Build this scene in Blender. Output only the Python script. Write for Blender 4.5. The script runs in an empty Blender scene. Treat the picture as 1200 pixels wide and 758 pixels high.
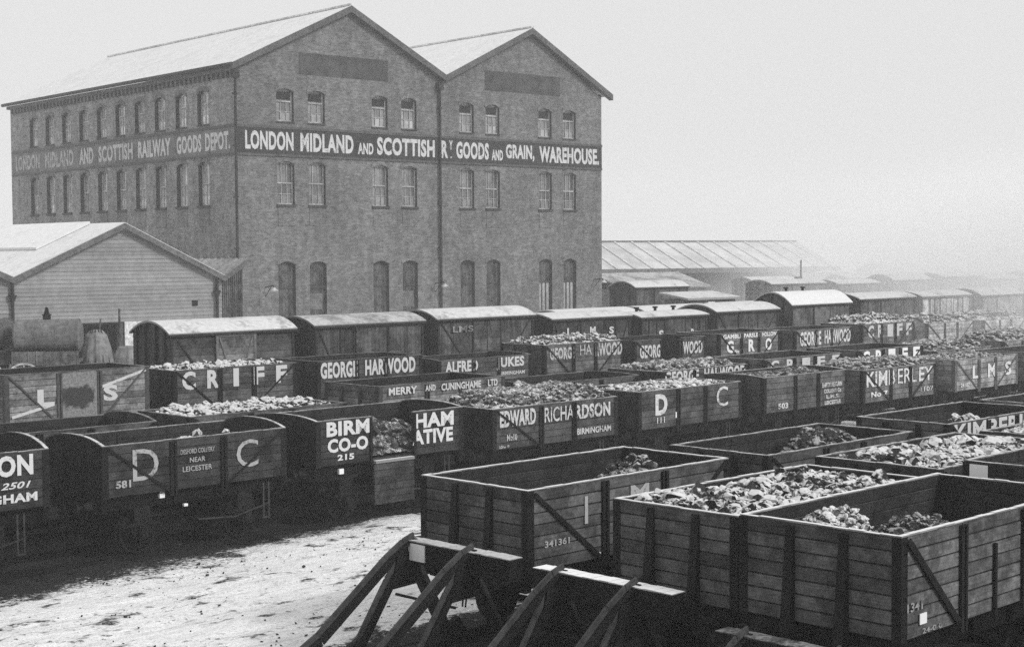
import bpy, bmesh, math, random
from mathutils import Vector, Matrix
R = math.radians
rnd = random.Random(7)
SC = bpy.context.scene
COL = SC.collection
TH = 0.7858                     # azimuth of the tracks, from +Y towards +X
E0 = Vector((math.sin(TH), math.cos(TH), 0)); N0 = Vector((-math.cos(TH), math.sin(TH), 0))
ROTZ = math.pi/2 - TH

# ------------------------------------------------------------------ materials
_m = {}
def nodes(name):
    m = bpy.data.materials.new(name); m.use_nodes = True
    nt = m.node_tree; nt.nodes.clear()
    out = nt.nodes.new('ShaderNodeOutputMaterial'); b = nt.nodes.new('ShaderNodeBsdfPrincipled')
    nt.links.new(b.outputs[0], out.inputs[0])
    return m, nt, b
def N(nt, t, **k):
    n = nt.nodes.new(t)
    for a, v in k.items():
        if a in n.bl_rna.properties: setattr(n, a, v)
        else: n.inputs[a.replace('_', ' ')].default_value = v
    return n
def L(nt, a, b): nt.links.new(a, b)
def math_(nt, op, a, b=None, c=None, clamp=False):
    n = nt.nodes.new('ShaderNodeMath'); n.operation = op; n.use_clamp = clamp
    for i, v in enumerate((a, b, c)):
        if v is None: continue
        if isinstance(v, (int, float)): n.inputs[i].default_value = v
        else: L(nt, v, n.inputs[i])
    return n.outputs[0]
def ramp(nt, src, lo, hi, a=0.0, b=1.0):
    n = nt.nodes.new('ShaderNodeMapRange'); n.interpolation_type = 'SMOOTHSTEP'
    L(nt, src, n.inputs[0]); n.inputs[1].default_value = lo; n.inputs[2].default_value = hi
    n.inputs[3].default_value = a; n.inputs[4].default_value = b
    return n.outputs[0]
def coords(nt, scale=(1, 1, 1), kind='Object', loc=(0, 0, 0)):
    tc = nt.nodes.new('ShaderNodeTexCoord'); mp = nt.nodes.new('ShaderNodeMapping')
    mp.inputs['Scale'].default_value = scale; mp.inputs['Location'].default_value = loc
    if kind == 'World':
        g = nt.nodes.new('ShaderNodeNewGeometry'); L(nt, g.outputs['Position'], mp.inputs[0])
    else: L(nt, tc.outputs[kind], mp.inputs[0])
    return mp.outputs[0]
def noise(nt, vec, scale, detail=4, rough=.6):
    n = nt.nodes.new('ShaderNodeTexNoise'); n.inputs['Scale'].default_value = scale
    n.inputs['Detail'].default_value = detail; n.inputs['Roughness'].default_value = rough
    L(nt, vec, n.inputs['Vector']); return n.outputs['Fac']
def grey(nt, val, b):
    c = nt.nodes.new('ShaderNodeCombineColor')
    for i in range(3): L(nt, val, c.inputs[i])
    L(nt, c.outputs[0], b.inputs['Base Color'])
def bump(nt, src, b, strength=.3, dist=.02):
    n = nt.nodes.new('ShaderNodeBump'); n.inputs['Strength'].default_value = strength
    n.inputs['Distance'].default_value = dist; L(nt, src, n.inputs['Height']); L(nt, n.outputs[0], b.inputs['Normal'])
def objrand(nt):
    return nt.nodes.new('ShaderNodeObjectInfo').outputs['Random']

def wood(base, name='wood', worn=.55, island=.65, rough=.8):
    """painted, weathered planks: tone per plank, grain along the board, rubbed and sooty patches"""
    k = (name, round(base, 3), worn, island)
    if k in _m: return _m[k]
    m, nt, b = nodes(f'{name}_{int(base*1000)}')
    g = nt.nodes.new('ShaderNodeNewGeometry')
    isl = g.outputs['Random Per Island']
    v = coords(nt, kind='World')
    tcv = coords(nt, (1.2, 1.2, 18))
    n1 = noise(nt, tcv, 2.2, 5, .65); n2 = noise(nt, v, 1.6, 5, .7); n3 = noise(nt, v, 9, 4, .7)
    n4 = noise(nt, v, 45, 2, .5)
    t = math_(nt, 'MULTIPLY_ADD', isl, island, 1 - island/2)
    t = math_(nt, 'MULTIPLY', t, ramp(nt, n1, .25, .75, .72, 1.25))
    t = math_(nt, 'MULTIPLY', t, ramp(nt, n3, .3, .7, .75, 1.2))
    t = math_(nt, 'MULTIPLY', t, ramp(nt, n4, .3, .7, .8, 1.2))
    t = math_(nt, 'MULTIPLY', t, ramp(nt, n2, .36, .62, 1 - worn, 1.15))
    t = math_(nt, 'MULTIPLY', t, base)
    # chalky scuffs
    s = math_(nt, 'MULTIPLY', ramp(nt, n1, .62, .75), ramp(nt, n3, .5, .66))
    t = math_(nt, 'MULTIPLY_ADD', s, base*.9 + .03, t)
    grey(nt, t, b); b.inputs['Roughness'].default_value = rough; b.inputs['Specular IOR Level'].default_value = .15
    bump(nt, math_(nt, 'ADD', n1, n4), b, .35, .01)
    _m[k] = m; return m
def plain(base, name='iron', rough=.6, var=.35, scale=6, bmp=.2, metallic=0, island=0):
    k = (name, round(base, 3))
    if k in _m: return _m[k]
    m, nt, b = nodes(f'{name}_{int(base*1000)}')
    v = coords(nt, kind='World')
    n = noise(nt, v, scale, 6, .65); n2 = noise(nt, v, scale*.15, 3, .6)
    t = math_(nt, 'MULTIPLY', ramp(nt, n, .3, .7, 1 - var, 1 + var), ramp(nt, n2, .3, .7, 1 - var*.6, 1 + var*.5))
    if island:
        g = nt.nodes.new('ShaderNodeNewGeometry')
        t = math_(nt, 'MULTIPLY', t, math_(nt, 'MULTIPLY_ADD', g.outputs['Random Per Island'], island, 1 - island/2))
    t = math_(nt, 'MULTIPLY', t, base)
    grey(nt, t, b); b.inputs['Roughness'].default_value = rough; b.inputs['Metallic'].default_value = metallic; b.inputs['Specular IOR Level'].default_value = .1 if base < .06 else .3
    if bmp: bump(nt, n, b, bmp, .01)
    _m[k] = m; return m
def lettering(base=.62, dirt=.08, wear=.5, name='white_paint'):
    """sign writer's white, flaked where the noise says so"""
    k = (name, base, dirt, wear)
    if k in _m: return _m[k]
    m, nt, b = nodes(f'{name}_{int(base*100)}_{int(wear*100)}')
    v = coords(nt, kind='World')
    n = noise(nt, v, 14, 5, .7); n2 = noise(nt, v, 2.2, 3, .6); n3 = noise(nt, coords(nt, (2, 2, 22), 'World'), 1.5, 3)
    f = math_(nt, 'ADD', math_(nt, 'MULTIPLY', n, .45), math_(nt, 'ADD', math_(nt, 'MULTIPLY', n2, .35), math_(nt, 'MULTIPLY', n3, .2)))
    f = ramp(nt, f, .3 + .2*wear, .42 + .2*wear)
    t = math_(nt, 'MULTIPLY_ADD', f, base - dirt, dirt)
    grey(nt, t, b); b.inputs['Roughness'].default_value = .8
    _m[k] = m; return m
def snow_on(base, snow=.75, lo=.45, hi=.6, scale=3.0, nz=.55, name='dusted', rough=.8, fine=.35, island=.5):
    """something dark with snow lying on what faces up, in drifts"""
    k = (name, base, snow, lo, hi, scale, nz)
    if k in _m: return _m[k]
    m, nt, b = nodes(f'{name}_{len(_m)}')
    g = nt.nodes.new('ShaderNodeNewGeometry')
    sep = nt.nodes.new('ShaderNodeSeparateXYZ'); L(nt, g.outputs['Normal'], sep.inputs[0])
    v = coords(nt, kind='World')
    n = noise(nt, v, scale, 5, .6); n2 = noise(nt, v, scale*7, 3, .6)
    nn = math_(nt, 'ADD', math_(nt, 'MULTIPLY', n, 1 - fine), math_(nt, 'MULTIPLY', n2, fine))
    f = math_(nt, 'MULTIPLY', ramp(nt, nn, lo, hi), ramp(nt, sep.outputs[2], nz - .25, nz + .1))
    isl = g.outputs['Random Per Island']
    d = math_(nt, 'MULTIPLY', math_(nt, 'MULTIPLY_ADD', isl, island*2, 1 - island), base)
    sn = math_(nt, 'MULTIPLY_ADD', n2, .35, snow - .17)
    mx = nt.nodes.new('ShaderNodeMix'); L(nt, f, mx.inputs[0]); L(nt, d, mx.inputs[2]); L(nt, sn, mx.inputs[3])
    grey(nt, mx.outputs[0], b); b.inputs['Roughness'].default_value = rough
    b.inputs['Specular IOR Level'].default_value = .25; bump(nt, n2, b, .25, .015)
    _m[k] = m; return m
def brick(base, name='sooty_brick'):
    if (name, base) in _m: return _m[(name, base)]
    m, nt, b = nodes(name)
    tc = nt.nodes.new('ShaderNodeTexCoord'); sp = nt.nodes.new('ShaderNodeSeparateXYZ'); L(nt, tc.outputs['Object'], sp.inputs[0])
    cx = nt.nodes.new('ShaderNodeCombineXYZ'); L(nt, math_(nt, 'ADD', sp.outputs[0], sp.outputs[1]), cx.inputs[0]); L(nt, sp.outputs[2], cx.inputs[1])
    br = nt.nodes.new('ShaderNodeTexBrick'); L(nt, cx.outputs[0], br.inputs['Vector'])
    br.inputs['Scale'].default_value = 1; br.inputs['Brick Width'].default_value = .23; br.inputs['Row Height'].default_value = .08
    br.inputs['Mortar Size'].default_value = .008
    br.inputs['Color1'].default_value = (.75, .75, .75, 1); br.inputs['Color2'].default_value = (1.3, 1.3, 1.3, 1); br.inputs['Mortar'].default_value = (1.5, 1.5, 1.5, 1)
    bw = nt.nodes.new('ShaderNodeRGBToBW'); L(nt, br.outputs[0], bw.inputs[0])
    v = coords(nt, kind='World')
    n1 = noise(nt, v, .25, 5, .65); n2 = noise(nt, v, 2.2, 5, .75); n3 = noise(nt, coords(nt, (1.5, 1.5, .12), 'World'), 1.1, 4, .6)
    n5 = noise(nt, coords(nt, (.35, .35, 7), 'World'), 1.6, 4, .7)
    t = math_(nt, 'MULTIPLY', bw.outputs[0], ramp(nt, n1, .32, .68, .82, 1.16))
    t = math_(nt, 'MULTIPLY', t, ramp(nt, n2, .3, .7, .72, 1.3))
    t = math_(nt, 'MULTIPLY', t, ramp(nt, n3, .3, .7, .86, 1.10))
    t = math_(nt, 'MULTIPLY', t, ramp(nt, noise(nt, coords(nt, (2.2, 2.2, 7), 'World'), 1.4, 4, .75), .3, .7, .76, 1.26))
    t = math_(nt, 'MULTIPLY', t, ramp(nt, n5, .3, .7, .88, 1.12))
    t = math_(nt, 'MULTIPLY', t, base)
    grey(nt, t, b); b.inputs['Roughness'].default_value = .9
    _m[(name, base)] = m; return m
def glassy(base, rough=.25, name='old_glass'):
    if (name, base) in _m: return _m[(name, base)]
    m, nt, b = nodes(f'{name}_{int(base*100)}')
    g = nt.nodes.new('ShaderNodeNewGeometry')
    n = noise(nt, coords(nt, kind='World'), 1.3, 3)
    t = math_(nt, 'MULTIPLY', math_(nt, 'MULTIPLY_ADD', g.outputs['Random Per Island'], .9, .5), ramp(nt, n, .3, .7, .7, 1.3))
    t = math_(nt, 'MULTIPLY', t, math_(nt, 'MULTIPLY_ADD', objrand(nt), .7, .6))
    grey(nt, math_(nt, 'MULTIPLY', t, base), b); b.inputs['Roughness'].default_value = rough
    _m[(name, base)] = m; return m

IRON = plain(.010, 'sooty_iron', .7)
IRON2 = plain(.035, 'rusty_iron', .7)
TYRE = plain(.009, 'worn_steel', .8)
UNDER = plain(.005, 'underframe_grime', .9)
CAP = snow_on(.10, .56, .36, .56, 2.2, .4, 'snowy_rim', fine=.5)
CAPW = snow_on(.2, .72, .22, .40, 1.6, .4, 'thick_snowy_rim', fine=.4)
CAPD = snow_on(.09, .35, .45, .62, 3.0, .4, 'dusty_rim', fine=.5)
ROOFSNOW = snow_on(.24, .56, .30, .5, .9, .2, 'snowy_roof', fine=.3, island=.2)
ROOFGREY = snow_on(.16, .42, .36, .6, .9, .2, 'thin_snow_roof', fine=.3, island=.2)

# ------------------------------------------------------------------ mesh helpers
class MB:
    def __init__(s): s.v = []; s.f = []; s.m = []
    def add(s, vs, fs, mi=0):
        o = len(s.v); s.v += [tuple(v) for v in vs]; s.f += [tuple(i + o for i in f) for f in fs]; s.m += list(mi) if isinstance(mi, (list, tuple)) else [mi]*len(fs); return s
    def box(s, x0, x1, y0, y1, z0, z1, mi=0):
        return s.add([(x0,y0,z0),(x1,y0,z0),(x1,y1,z0),(x0,y1,z0),(x0,y0,z1),(x1,y0,z1),(x1,y1,z1),(x0,y1,z1)],
                     [(3,2,1,0),(4,5,6,7),(0,1,5,4),(1,2,6,5),(2,3,7,6),(3,0,4,7)], mi)
    def bar(s, p0, p1, w, h, up=(0, 0, 1), mi=0, w1=None, h1=None):
        p0 = Vector(p0); p1 = Vector(p1); d = (p1 - p0).normalized(); a = d.cross(Vector(up)).normalized(); b = a.cross(d)
        w1 = w if w1 is None else w1; h1 = h if h1 is None else h1; vs = []
        for p, ww, hh in ((p0, w, h), (p1, w1, h1)):
            for i, j in ((-1,-1),(1,-1),(1,1),(-1,1)): vs.append(p + a*(i*ww/2) + b*(j*hh/2))
        return s.add(vs, [(3,2,1,0),(4,5,6,7),(0,1,5,4),(1,2,6,5),(2,3,7,6),(3,0,4,7)], mi)
    def cyl(s, p0, p1, r0, r1=None, n=12, mi=0, cap=True):
        p0 = Vector(p0); p1 = Vector(p1); r1 = r0 if r1 is None else r1; d = (p1 - p0).normalized()
        u = Vector((0, 0, 1)) if abs(d.z) < .9 else Vector((1, 0, 0)); a = d.cross(u).normalized(); b = a.cross(d); vs = []
        for p, r in ((p0, r0), (p1, r1)):
            for i in range(n):
                t = 2*math.pi*i/n; vs.append(p + a*math.cos(t)*r + b*math.sin(t)*r)
        fs = [(i, (i+1) % n, n + (i+1) % n, n + i) for i in range(n)]
        if cap: fs += [tuple(range(n-1, -1, -1)), tuple(range(n, 2*n))]
        return s.add(vs, fs, mi)
    def tube(s, pts, r, n=8, mi=0):
        for a, b in zip(pts, pts[1:]): s.cyl(a, b, r, n=n, mi=mi)
        return s
    def prism(s, poly, fn, d0, d1, mi=0):
        """poly in (u,v); fn(u,v,w)->xyz"""
        n = len(poly); vs = [fn(u, v, d0) for u, v in poly] + [fn(u, v, d1) for u, v in poly]
        return s.add(vs, [tuple(range(n)), tuple(range(2*n-1, n-1, -1))] + [(i, n+i, n+(i+1) % n, (i+1) % n) for i in range(n)], mi)
    def mesh(s, name):
        me = bpy.data.meshes.new(name); me.from_pydata(s.v, [], s.f); me.polygons.foreach_set('material_index', s.m)
        bm = bmesh.new(); bm.from_mesh(me); bmesh.ops.recalc_face_normals(bm, faces=bm.faces); bm.to_mesh(me); bm.free(); me.update(); return me
    def build(s, name, mats, parent=None, loc=None):
        return link(name, s.mesh(name), mats, parent, loc)
def link(name, me, mats, parent=None, loc=None):
    if not isinstance(mats, (list, tuple)): mats = [mats]
    if not me.materials:
        for m in mats: me.materials.append(m)
    o = bpy.data.objects.new(name, me); COL.objects.link(o)
    for i, m in enumerate(mats):
        if me.materials[i] != m: o.material_slots[i].link = 'OBJECT'; o.material_slots[i].material = m
    if parent: o.parent = parent
    if loc is not None: o.location = loc
    return o
_c = {}
def part(name, key, fn, mats, parent, loc=None):
    k = (name,) + key
    if k not in _c:
        mb = MB(); fn(mb); _c[k] = mb.mesh(name)
    return link(name, _c[k], mats, parent, loc)
def thing(name, label, cat, loc, rotz=0, group=None):
    o = bpy.data.objects.new(name, None); COL.objects.link(o); o.location = loc; o.rotation_euler = (0, 0, rotz)
    o.empty_display_size = .3; tag(o, label, cat, group); return o
def tag(o, label, cat, group=None):
    o['label'] = label; o['category'] = cat
    if group: o['group'] = group
    return o
def struct(o): o['kind'] = 'structure'; return o

_t = {}
def text_mesh(s, bold=.02, shear=0.):
    k = (s, bold, shear)
    if k in _t: return _t[k]
    cu = bpy.data.curves.new('t', 'FONT'); cu.body = s; cu.size = 1; cu.offset = bold; cu.shear = shear; cu.resolution_u = 3
    cu.space_character = 1.0 + bold*1.6
    o = bpy.data.objects.new('t', cu); COL.objects.link(o); bpy.context.view_layer.update()
    me = bpy.data.meshes.new_from_object(o.evaluated_get(bpy.context.evaluated_depsgraph_get()))
    vs = [tuple(v.co) for v in me.vertices]; fs = [tuple(p.vertices) for p in me.polygons]
    bpy.data.objects.remove(o); bpy.data.curves.remove(cu); bpy.data.meshes.remove(me)
    x0 = min(v[0] for v in vs); x1 = max(v[0] for v in vs); y0 = min(v[1] for v in vs); y1 = max(v[1] for v in vs)
    vs = [((v[0]-x0)/(x1-x0), (v[1]-y0)/(y1-y0)) for v in vs]
    _t[k] = (vs, fs); return _t[k]
def put_text(mb, s, x0, x1, z0, z1, fn, bold=.02, shear=0., mi=0):
    vs, fs = text_mesh(s, bold, shear)
    mb.add([fn(x0 + u*(x1-x0), z0 + v*(z1-z0)) for u, v in vs], fs, mi)

# ------------------------------------------------------------------ ground
GP = [(-2000,.0),(9,.12),(12.6,.12),(14.5,-.06),(20.5,-.06),(23,-.08),(28.5,-.12),(36.5,-.12),(42.2,.18),(48.5,.26),(52,.5),(56,.9),(2500,.9)]
def gz(n):
    for (a, za), (b, zb) in zip(GP, GP[1:]):
        if a <= n <= b:
            t = (n-a)/(b-a); t = t*t*(3-2*t); return za + (zb-za)*t
    return .9
def W(s, n, z=0): return E0*s + N0*n + Vector((0, 0, z))
from mathutils import noise as mn
def build_ground():
    ss = [-2500, -600, -150, -60, -30, -12, -4]; x = 0
    while x < 34: ss.append(x); x += .16
    ss += [38, 44, 52, 62, 80, 110, 160, 260, 500, 1000, 2500]
    ns = [-2500, -400, -60, 0, 5]; x = 8
    while x < 31: ns.append(x); x += .16
    ns += [32, 34, 36.5, 38, 40, 42.2, 44, 46, 48.5, 50, 52, 53, 54, 55, 56, 60, 80, 120, 200, 400, 1000, 2500]
    vs = []
    for s in ss:
        for n in ns:
            z = gz(n)
            if 0 <= s <= 34 and 8 <= n <= 31:
                z += .05*mn.noise(Vector((s*.5, n*.5, 0))) + .022*mn.noise(Vector((s*1.2, n*3.1, 4)))
                z += .02*mn.noise(Vector((s*5, n*5, 9)))
                for c in (22.6, 24.1, 25.9):       # cart ruts along the yard
                    cc = c + .35*mn.noise(Vector((s*.12, c, 3)))
                    z -= .035*math.exp(-((n-cc)/.14)**2)
            vs.append((s, n, z))
    k = len(ns)
    fs = [(i*k+j, (i+1)*k+j, (i+1)*k+j+1, i*k+j+1) for i in range(len(ss)-1) for j in range(k-1)]
    m, nt, b = nodes('trodden_snow_and_cinders')
    v = coords(nt); sp = nt.nodes.new('ShaderNodeSeparateXYZ'); L(nt, v, sp.inputs[0]); Y = sp.outputs[1]; X = sp.outputs[0]
    ed = noise(nt, v, .8, 6, .7)
    Yn = math_(nt, 'MULTIPLY_ADD', ed, 2.4, math_(nt, 'SUBTRACT', Y, 1.2))
    # the trampled white yard lies between the two groups of tracks
    hi = math_(nt, 'SUBTRACT', Yn, math_(nt, 'MULTIPLY', math_(nt, 'SUBTRACT', X, 14), .16))
    mask = math_(nt, 'MULTIPLY', ramp(nt, Yn, 19.9, 21.6), ramp(nt, hi, 26.6, 29.3, 1, 0))
    fe_ = noise(nt, v, 9, 5, .75); mask = ramp(nt, math_(nt, 'MULTIPLY_ADD', math_(nt, 'SUBTRACT', fe_, .5), 1.5, mask), .32, .66)
    far = ramp(nt, Y, 50, 54)
    mask = math_(nt, 'MAXIMUM', mask, far)
    blot = noise(nt, coords(nt, (.8, 1.25, 1)), 1.25, 5, .62); fine = noise(nt, v, 16, 5, .75); mid = noise(nt, coords(nt, (.35, 1.3, 1)), 3.5, 5, .7)
    holes = math_(nt, 'MULTIPLY', ramp(nt, blot, .565, .65), ramp(nt, fine, .36, .5))
    rut = ramp(nt, noise(nt, coords(nt, (.10, 2.6, 1)), 1.4, 4, .65), .55, .72, 0, .45)
    sn = math_(nt, 'MULTIPLY', ramp(nt, mid, .28, .66, .76, .93), ramp(nt, fine, .30, .56, .66, 1.04))
    sn = math_(nt, 'MULTIPLY', sn, math_(nt, 'SUBTRACT', 1, math_(nt, 'MULTIPLY', rut, ramp(nt, fine, .4, .6))))
    hm = math_(nt, 'MULTIPLY', mask, math_(nt, 'SUBTRACT', 1, holes))
    sp2 = noise(nt, coords(nt, (.8, 1.3, 1)), 6.5, 4, .7); zone = ramp(nt, noise(nt, v, .5, 3), .42, .6)
    grit = math_(nt, 'MULTIPLY', ramp(nt, fine, .64, .74, 1, .35), math_(nt, 'SUBTRACT', 1, math_(nt, 'MULTIPLY', ramp(nt, sp2, .57, .64), math_(nt, 'MULTIPLY_ADD', zone, .6, .2))))
    hm = math_(nt, 'MULTIPLY', hm, grit)
    cin = math_(nt, 'MULTIPLY', ramp(nt, fine, .3, .7, .35, 1.8), .022)
    bits = math_(nt, 'MULTIPLY', ramp(nt, noise(nt, v, 5, 4, .7), .66, .7), ramp(nt, noise(nt, v, .9, 2), .5, .6))
    cin = math_(nt, 'MULTIPLY_ADD', bits, .35, cin)
    mx = nt.nodes.new('ShaderNodeMix'); L(nt, hm, mx.inputs[0]); L(nt, cin, mx.inputs[2]); L(nt, sn, mx.inputs[3])
    grey(nt, mx.outputs[0], b); b.inputs['Roughness'].default_value = .95; b.inputs['Specular IOR Level'].default_value = .1
    bump(nt, math_(nt, 'ADD', fine, math_(nt, 'ADD', mid, blot)), b, .8, .05)
    me = bpy.data.meshes.new('ground'); me.from_pydata(vs, [], fs); me.update()
    for p in me.polygons: p.use_smooth = True
    o = link('ground', me, m); o.rotation_euler = (0, 0, ROTZ); struct(o)
build_ground()

RAIL = {'A': .02, 'B': .04, 'C': .36, 'D': .42, 'P': .10, 'Q': .10, 'R': .28}
CEN = {'A': 29.5+1.22, 'B': 33.2+1.22, 'C': 42.3+1.22, 'D': 45.85+1.2, 'P': 18.55, 'Q': 14.35, 'R': 11.5}
OFF = {'A': 16.9, 'B': 27.87, 'C': 27.0, 'D': 29.14}
SLEEP = wood(.010, 'sleeper_timber'); 
def track(row, s0, s1, sleepers=True):
    mb = MB(); c = CEN[row]; z = RAIL[row]
    for d in (-.75, .75):
        mb.box(s0, s1, c+d-.035, c+d+.035, z-.035, z, 1); mb.box(s0, s1, c+d-.012, c+d+.012, z-.12, z-.034, 0); mb.box(s0, s1, c+d-.07, c+d+.07, z-.14, z-.119, 0)
    if sleepers:
        s = s0
        while s < s1: mb.box(s, s+.25, c-1.3+rnd.uniform(-.05,.05), c+1.3, z-.26, z-.142, 2); s += .76
    o = mb.build('railway_track', [IRON, TYRE, SLEEP]); o.rotation_euler = (0, 0, ROTZ); struct(o)
track('A', 4, 110); track('B', 10, 120, False); track('C', 10, 150, False); track('D', 10, 160, False)
track('P', 13.0, 70); track('Q', 13.4, 60); track('R', 13.8, 50)

# ------------------------------------------------------------------ wagon running gear
def f_wheel(mb):
    r = .47
    mb.cyl((0,-.065,0),(0,.065,0), r, n=28, mi=1); mb.cyl((0,-.085,0),(0,-.064,0), r-.09, r-.06, n=28, mi=0)
    mb.cyl((0,-.14,0),(0,-.08,0), .11, n=14)
    for i in range(8):
        a = i*math.pi/4; mb.bar((0,-.09,0),(math.cos(a)*(r-.07),-.09,math.sin(a)*(r-.07)), .07,.03,(0,1,0))
    mb.cyl((0,.06,0),(0,.08,0), r+.03, n=28, mi=1)
def f_axlebox(mb, fz):
    mb.box(-.12,.12,-.12,.10,-.13,.15); mb.box(-.09,.09,-.16,-.12,-.1,.1)
    for i in range(5): mb.box(-.5+.08*i,.5-.08*i,-.06,.04,.16+.022*i,.18+.022*i)
    mb.bar((-.3,0,.5-.35),(-.14,0,-.12),.03,.05,(0,1,0)); mb.bar((.3,0,.5-.35),(.14,0,-.12),.03,.05,(0,1,0))
    mb.box(-.2,.2,-.02,.02,-.05,fz)
def f_buffer(mb):
    mb.box(0,.05,-.16,.16,-.16,.16); mb.cyl((.05,0,0),(.27,0,0),.12,.085,14); mb.cyl((.27,0,0),(.43,0,0),.045,n=10); mb.cyl((.43,0,0),(.47,0,0),.17,.15,18)
def f_coupling(mb):
    mb.bar((0,0,0),(.16,0,-.02),.05,.06)
    for i in range(3):
        x = .17; z = -.05 - i*.16
        for d in (-.035,.035): mb.bar((x, d if i%2 else d*1.2, z),(x+.02, d, z-.15),.022,.022,(0,1,0))
def running_gear(root, Lw, Ww, fz):
    def uf(mb):
        for y in (-1, 1): mb.box(-Lw/2+.02, Lw/2-.02, y*(Ww/2-.24)-.06, y*(Ww/2-.24)+.06, fz-.32, fz-.04)
        for x in (-1, 1): mb.box(x*(Lw/2-.05)-.07, x*(Lw/2-.05)+.07, -Ww/2+.04, Ww/2-.04, fz-.34, fz-.03)
        mb.box(-Lw/2+.1, Lw/2-.1, -Ww/2+.1, Ww/2-.1, fz-.06, fz-.005)
        for x in (-1.37, 1.37): mb.cyl((x,-.8,.47),(x,.8,.47),.06)
        for x in (-.55,.55): mb.box(x-.04, x+.04, -Ww/2+.1, Ww/2-.1, fz-.3, fz-.05)
        for x in (-.87, .87):                                         # brake blocks and hangers
            mb.box(x-.05,x+.05,-.86,-.72,.34,.62); mb.bar((x,-.8,.55),(x*.8,-.8,fz-.1),.03,.04,(0,1,0)); mb.bar((x,-.8,.45),(0,-.8,.62),.035,.05,(0,1,0))
    part('underframe', (round(Lw,2), round(Ww,2), round(fz,2)), uf, UNDER, root)
    for x in (-1.37, 1.37):
        for sy in (-1, 1):
            w = part('wheel', (), f_wheel, [UNDER, TYRE], root, (x, sy*.78, .47))
            a = part('axlebox', (round(fz,2),), lambda mb: f_axlebox(mb, fz-.47-.3), IRON, root, (x, sy*(Ww/2-.2), .47))
            if sy > 0: w.rotation_euler = (0,0,math.pi); a.rotation_euler = (0,0,math.pi)
    for sx in (-1, 1):
        for y in (-.86, .86):
            b = part('buffer', (), f_buffer, IRON, root, (sx*(Lw/2+.02), y, fz-.19))
            if sx < 0: b.rotation_euler = (0,0,math.pi)
        c = part('coupling', (), f_coupling, IRON, root, (sx*(Lw/2+.03), 0, fz-.2))
        if sx < 0: c.rotation_euler = (0,0,math.pi)
    def bl(mb):
        mb.bar((0,0,.62),(1.0,-.03,.56),.03,.05,(0,1,0)); mb.bar((1.0,-.03,.56),(1.95,-.06,.78),.025,.045,(0,1,0))
        mb.box(1.75,1.79,-.07,-.04,.45,fz-.1); mb.box(1.9,1.94,-.07,-.04,.45,fz-.1); mb.box(1.75,1.94,-.07,-.04,.42,.46)
    part('brake_lever', (round(fz,2),), bl, IRON2, root, (0, -Ww/2+.06, 0))

# ------------------------------------------------------------------ open wagon
INSIDE = wood(.022, 'coal_black_inside', worn=.4, island=.6)
GAP = .009
def planks(mb, x0, x1, z0, z1, n, y, th, rr, along='x', inner=0):
    dz = (z1-z0)/n; c0, c1 = y - th*.22, y + th*.22
    if along == 'x': mb.box(x0+.01, x1-.01, c0, c1, z0+.02, z1-.02, int(inner != 0))
    else: mb.box(c0, c1, x0+.01, x1-.01, z0+.02, z1-.02, int(inner != 0))
    for i in range(n):
        a = z0 + i*dz + GAP; b = z0 + (i+1)*dz - GAP; j = rr.uniform(-.006, .006)
        k = rr.uniform(-.007, .007); da = rr.uniform(-.004, .004); db = rr.uniform(-.004, .004)
        vs = [(x0, y-th/2+j, a), (x1, y-th/2+k, a+da), (x1, y+th/2+k, a+da), (x0, y+th/2+j, a), (x0, y-th/2+j, b), (x1, y-th/2+k, b+db), (x1, y+th/2+k, b+db), (x0, y+th/2+j, b)]
        if along != 'x': vs = [(q[1], q[0], q[2]) for q in vs]
        mb.add(vs, [(3,2,1,0),(4,5,6,7),(0,1,5,4),(1,2,6,5),(2,3,7,6),(3,0,4,7)], [0, 0, int(inner < 0), 0, int(inner > 0), 0])
def round_top(u, Ww, rise): return rise*(1 - (abs(u)/(Ww/2))**2.4)
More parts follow.
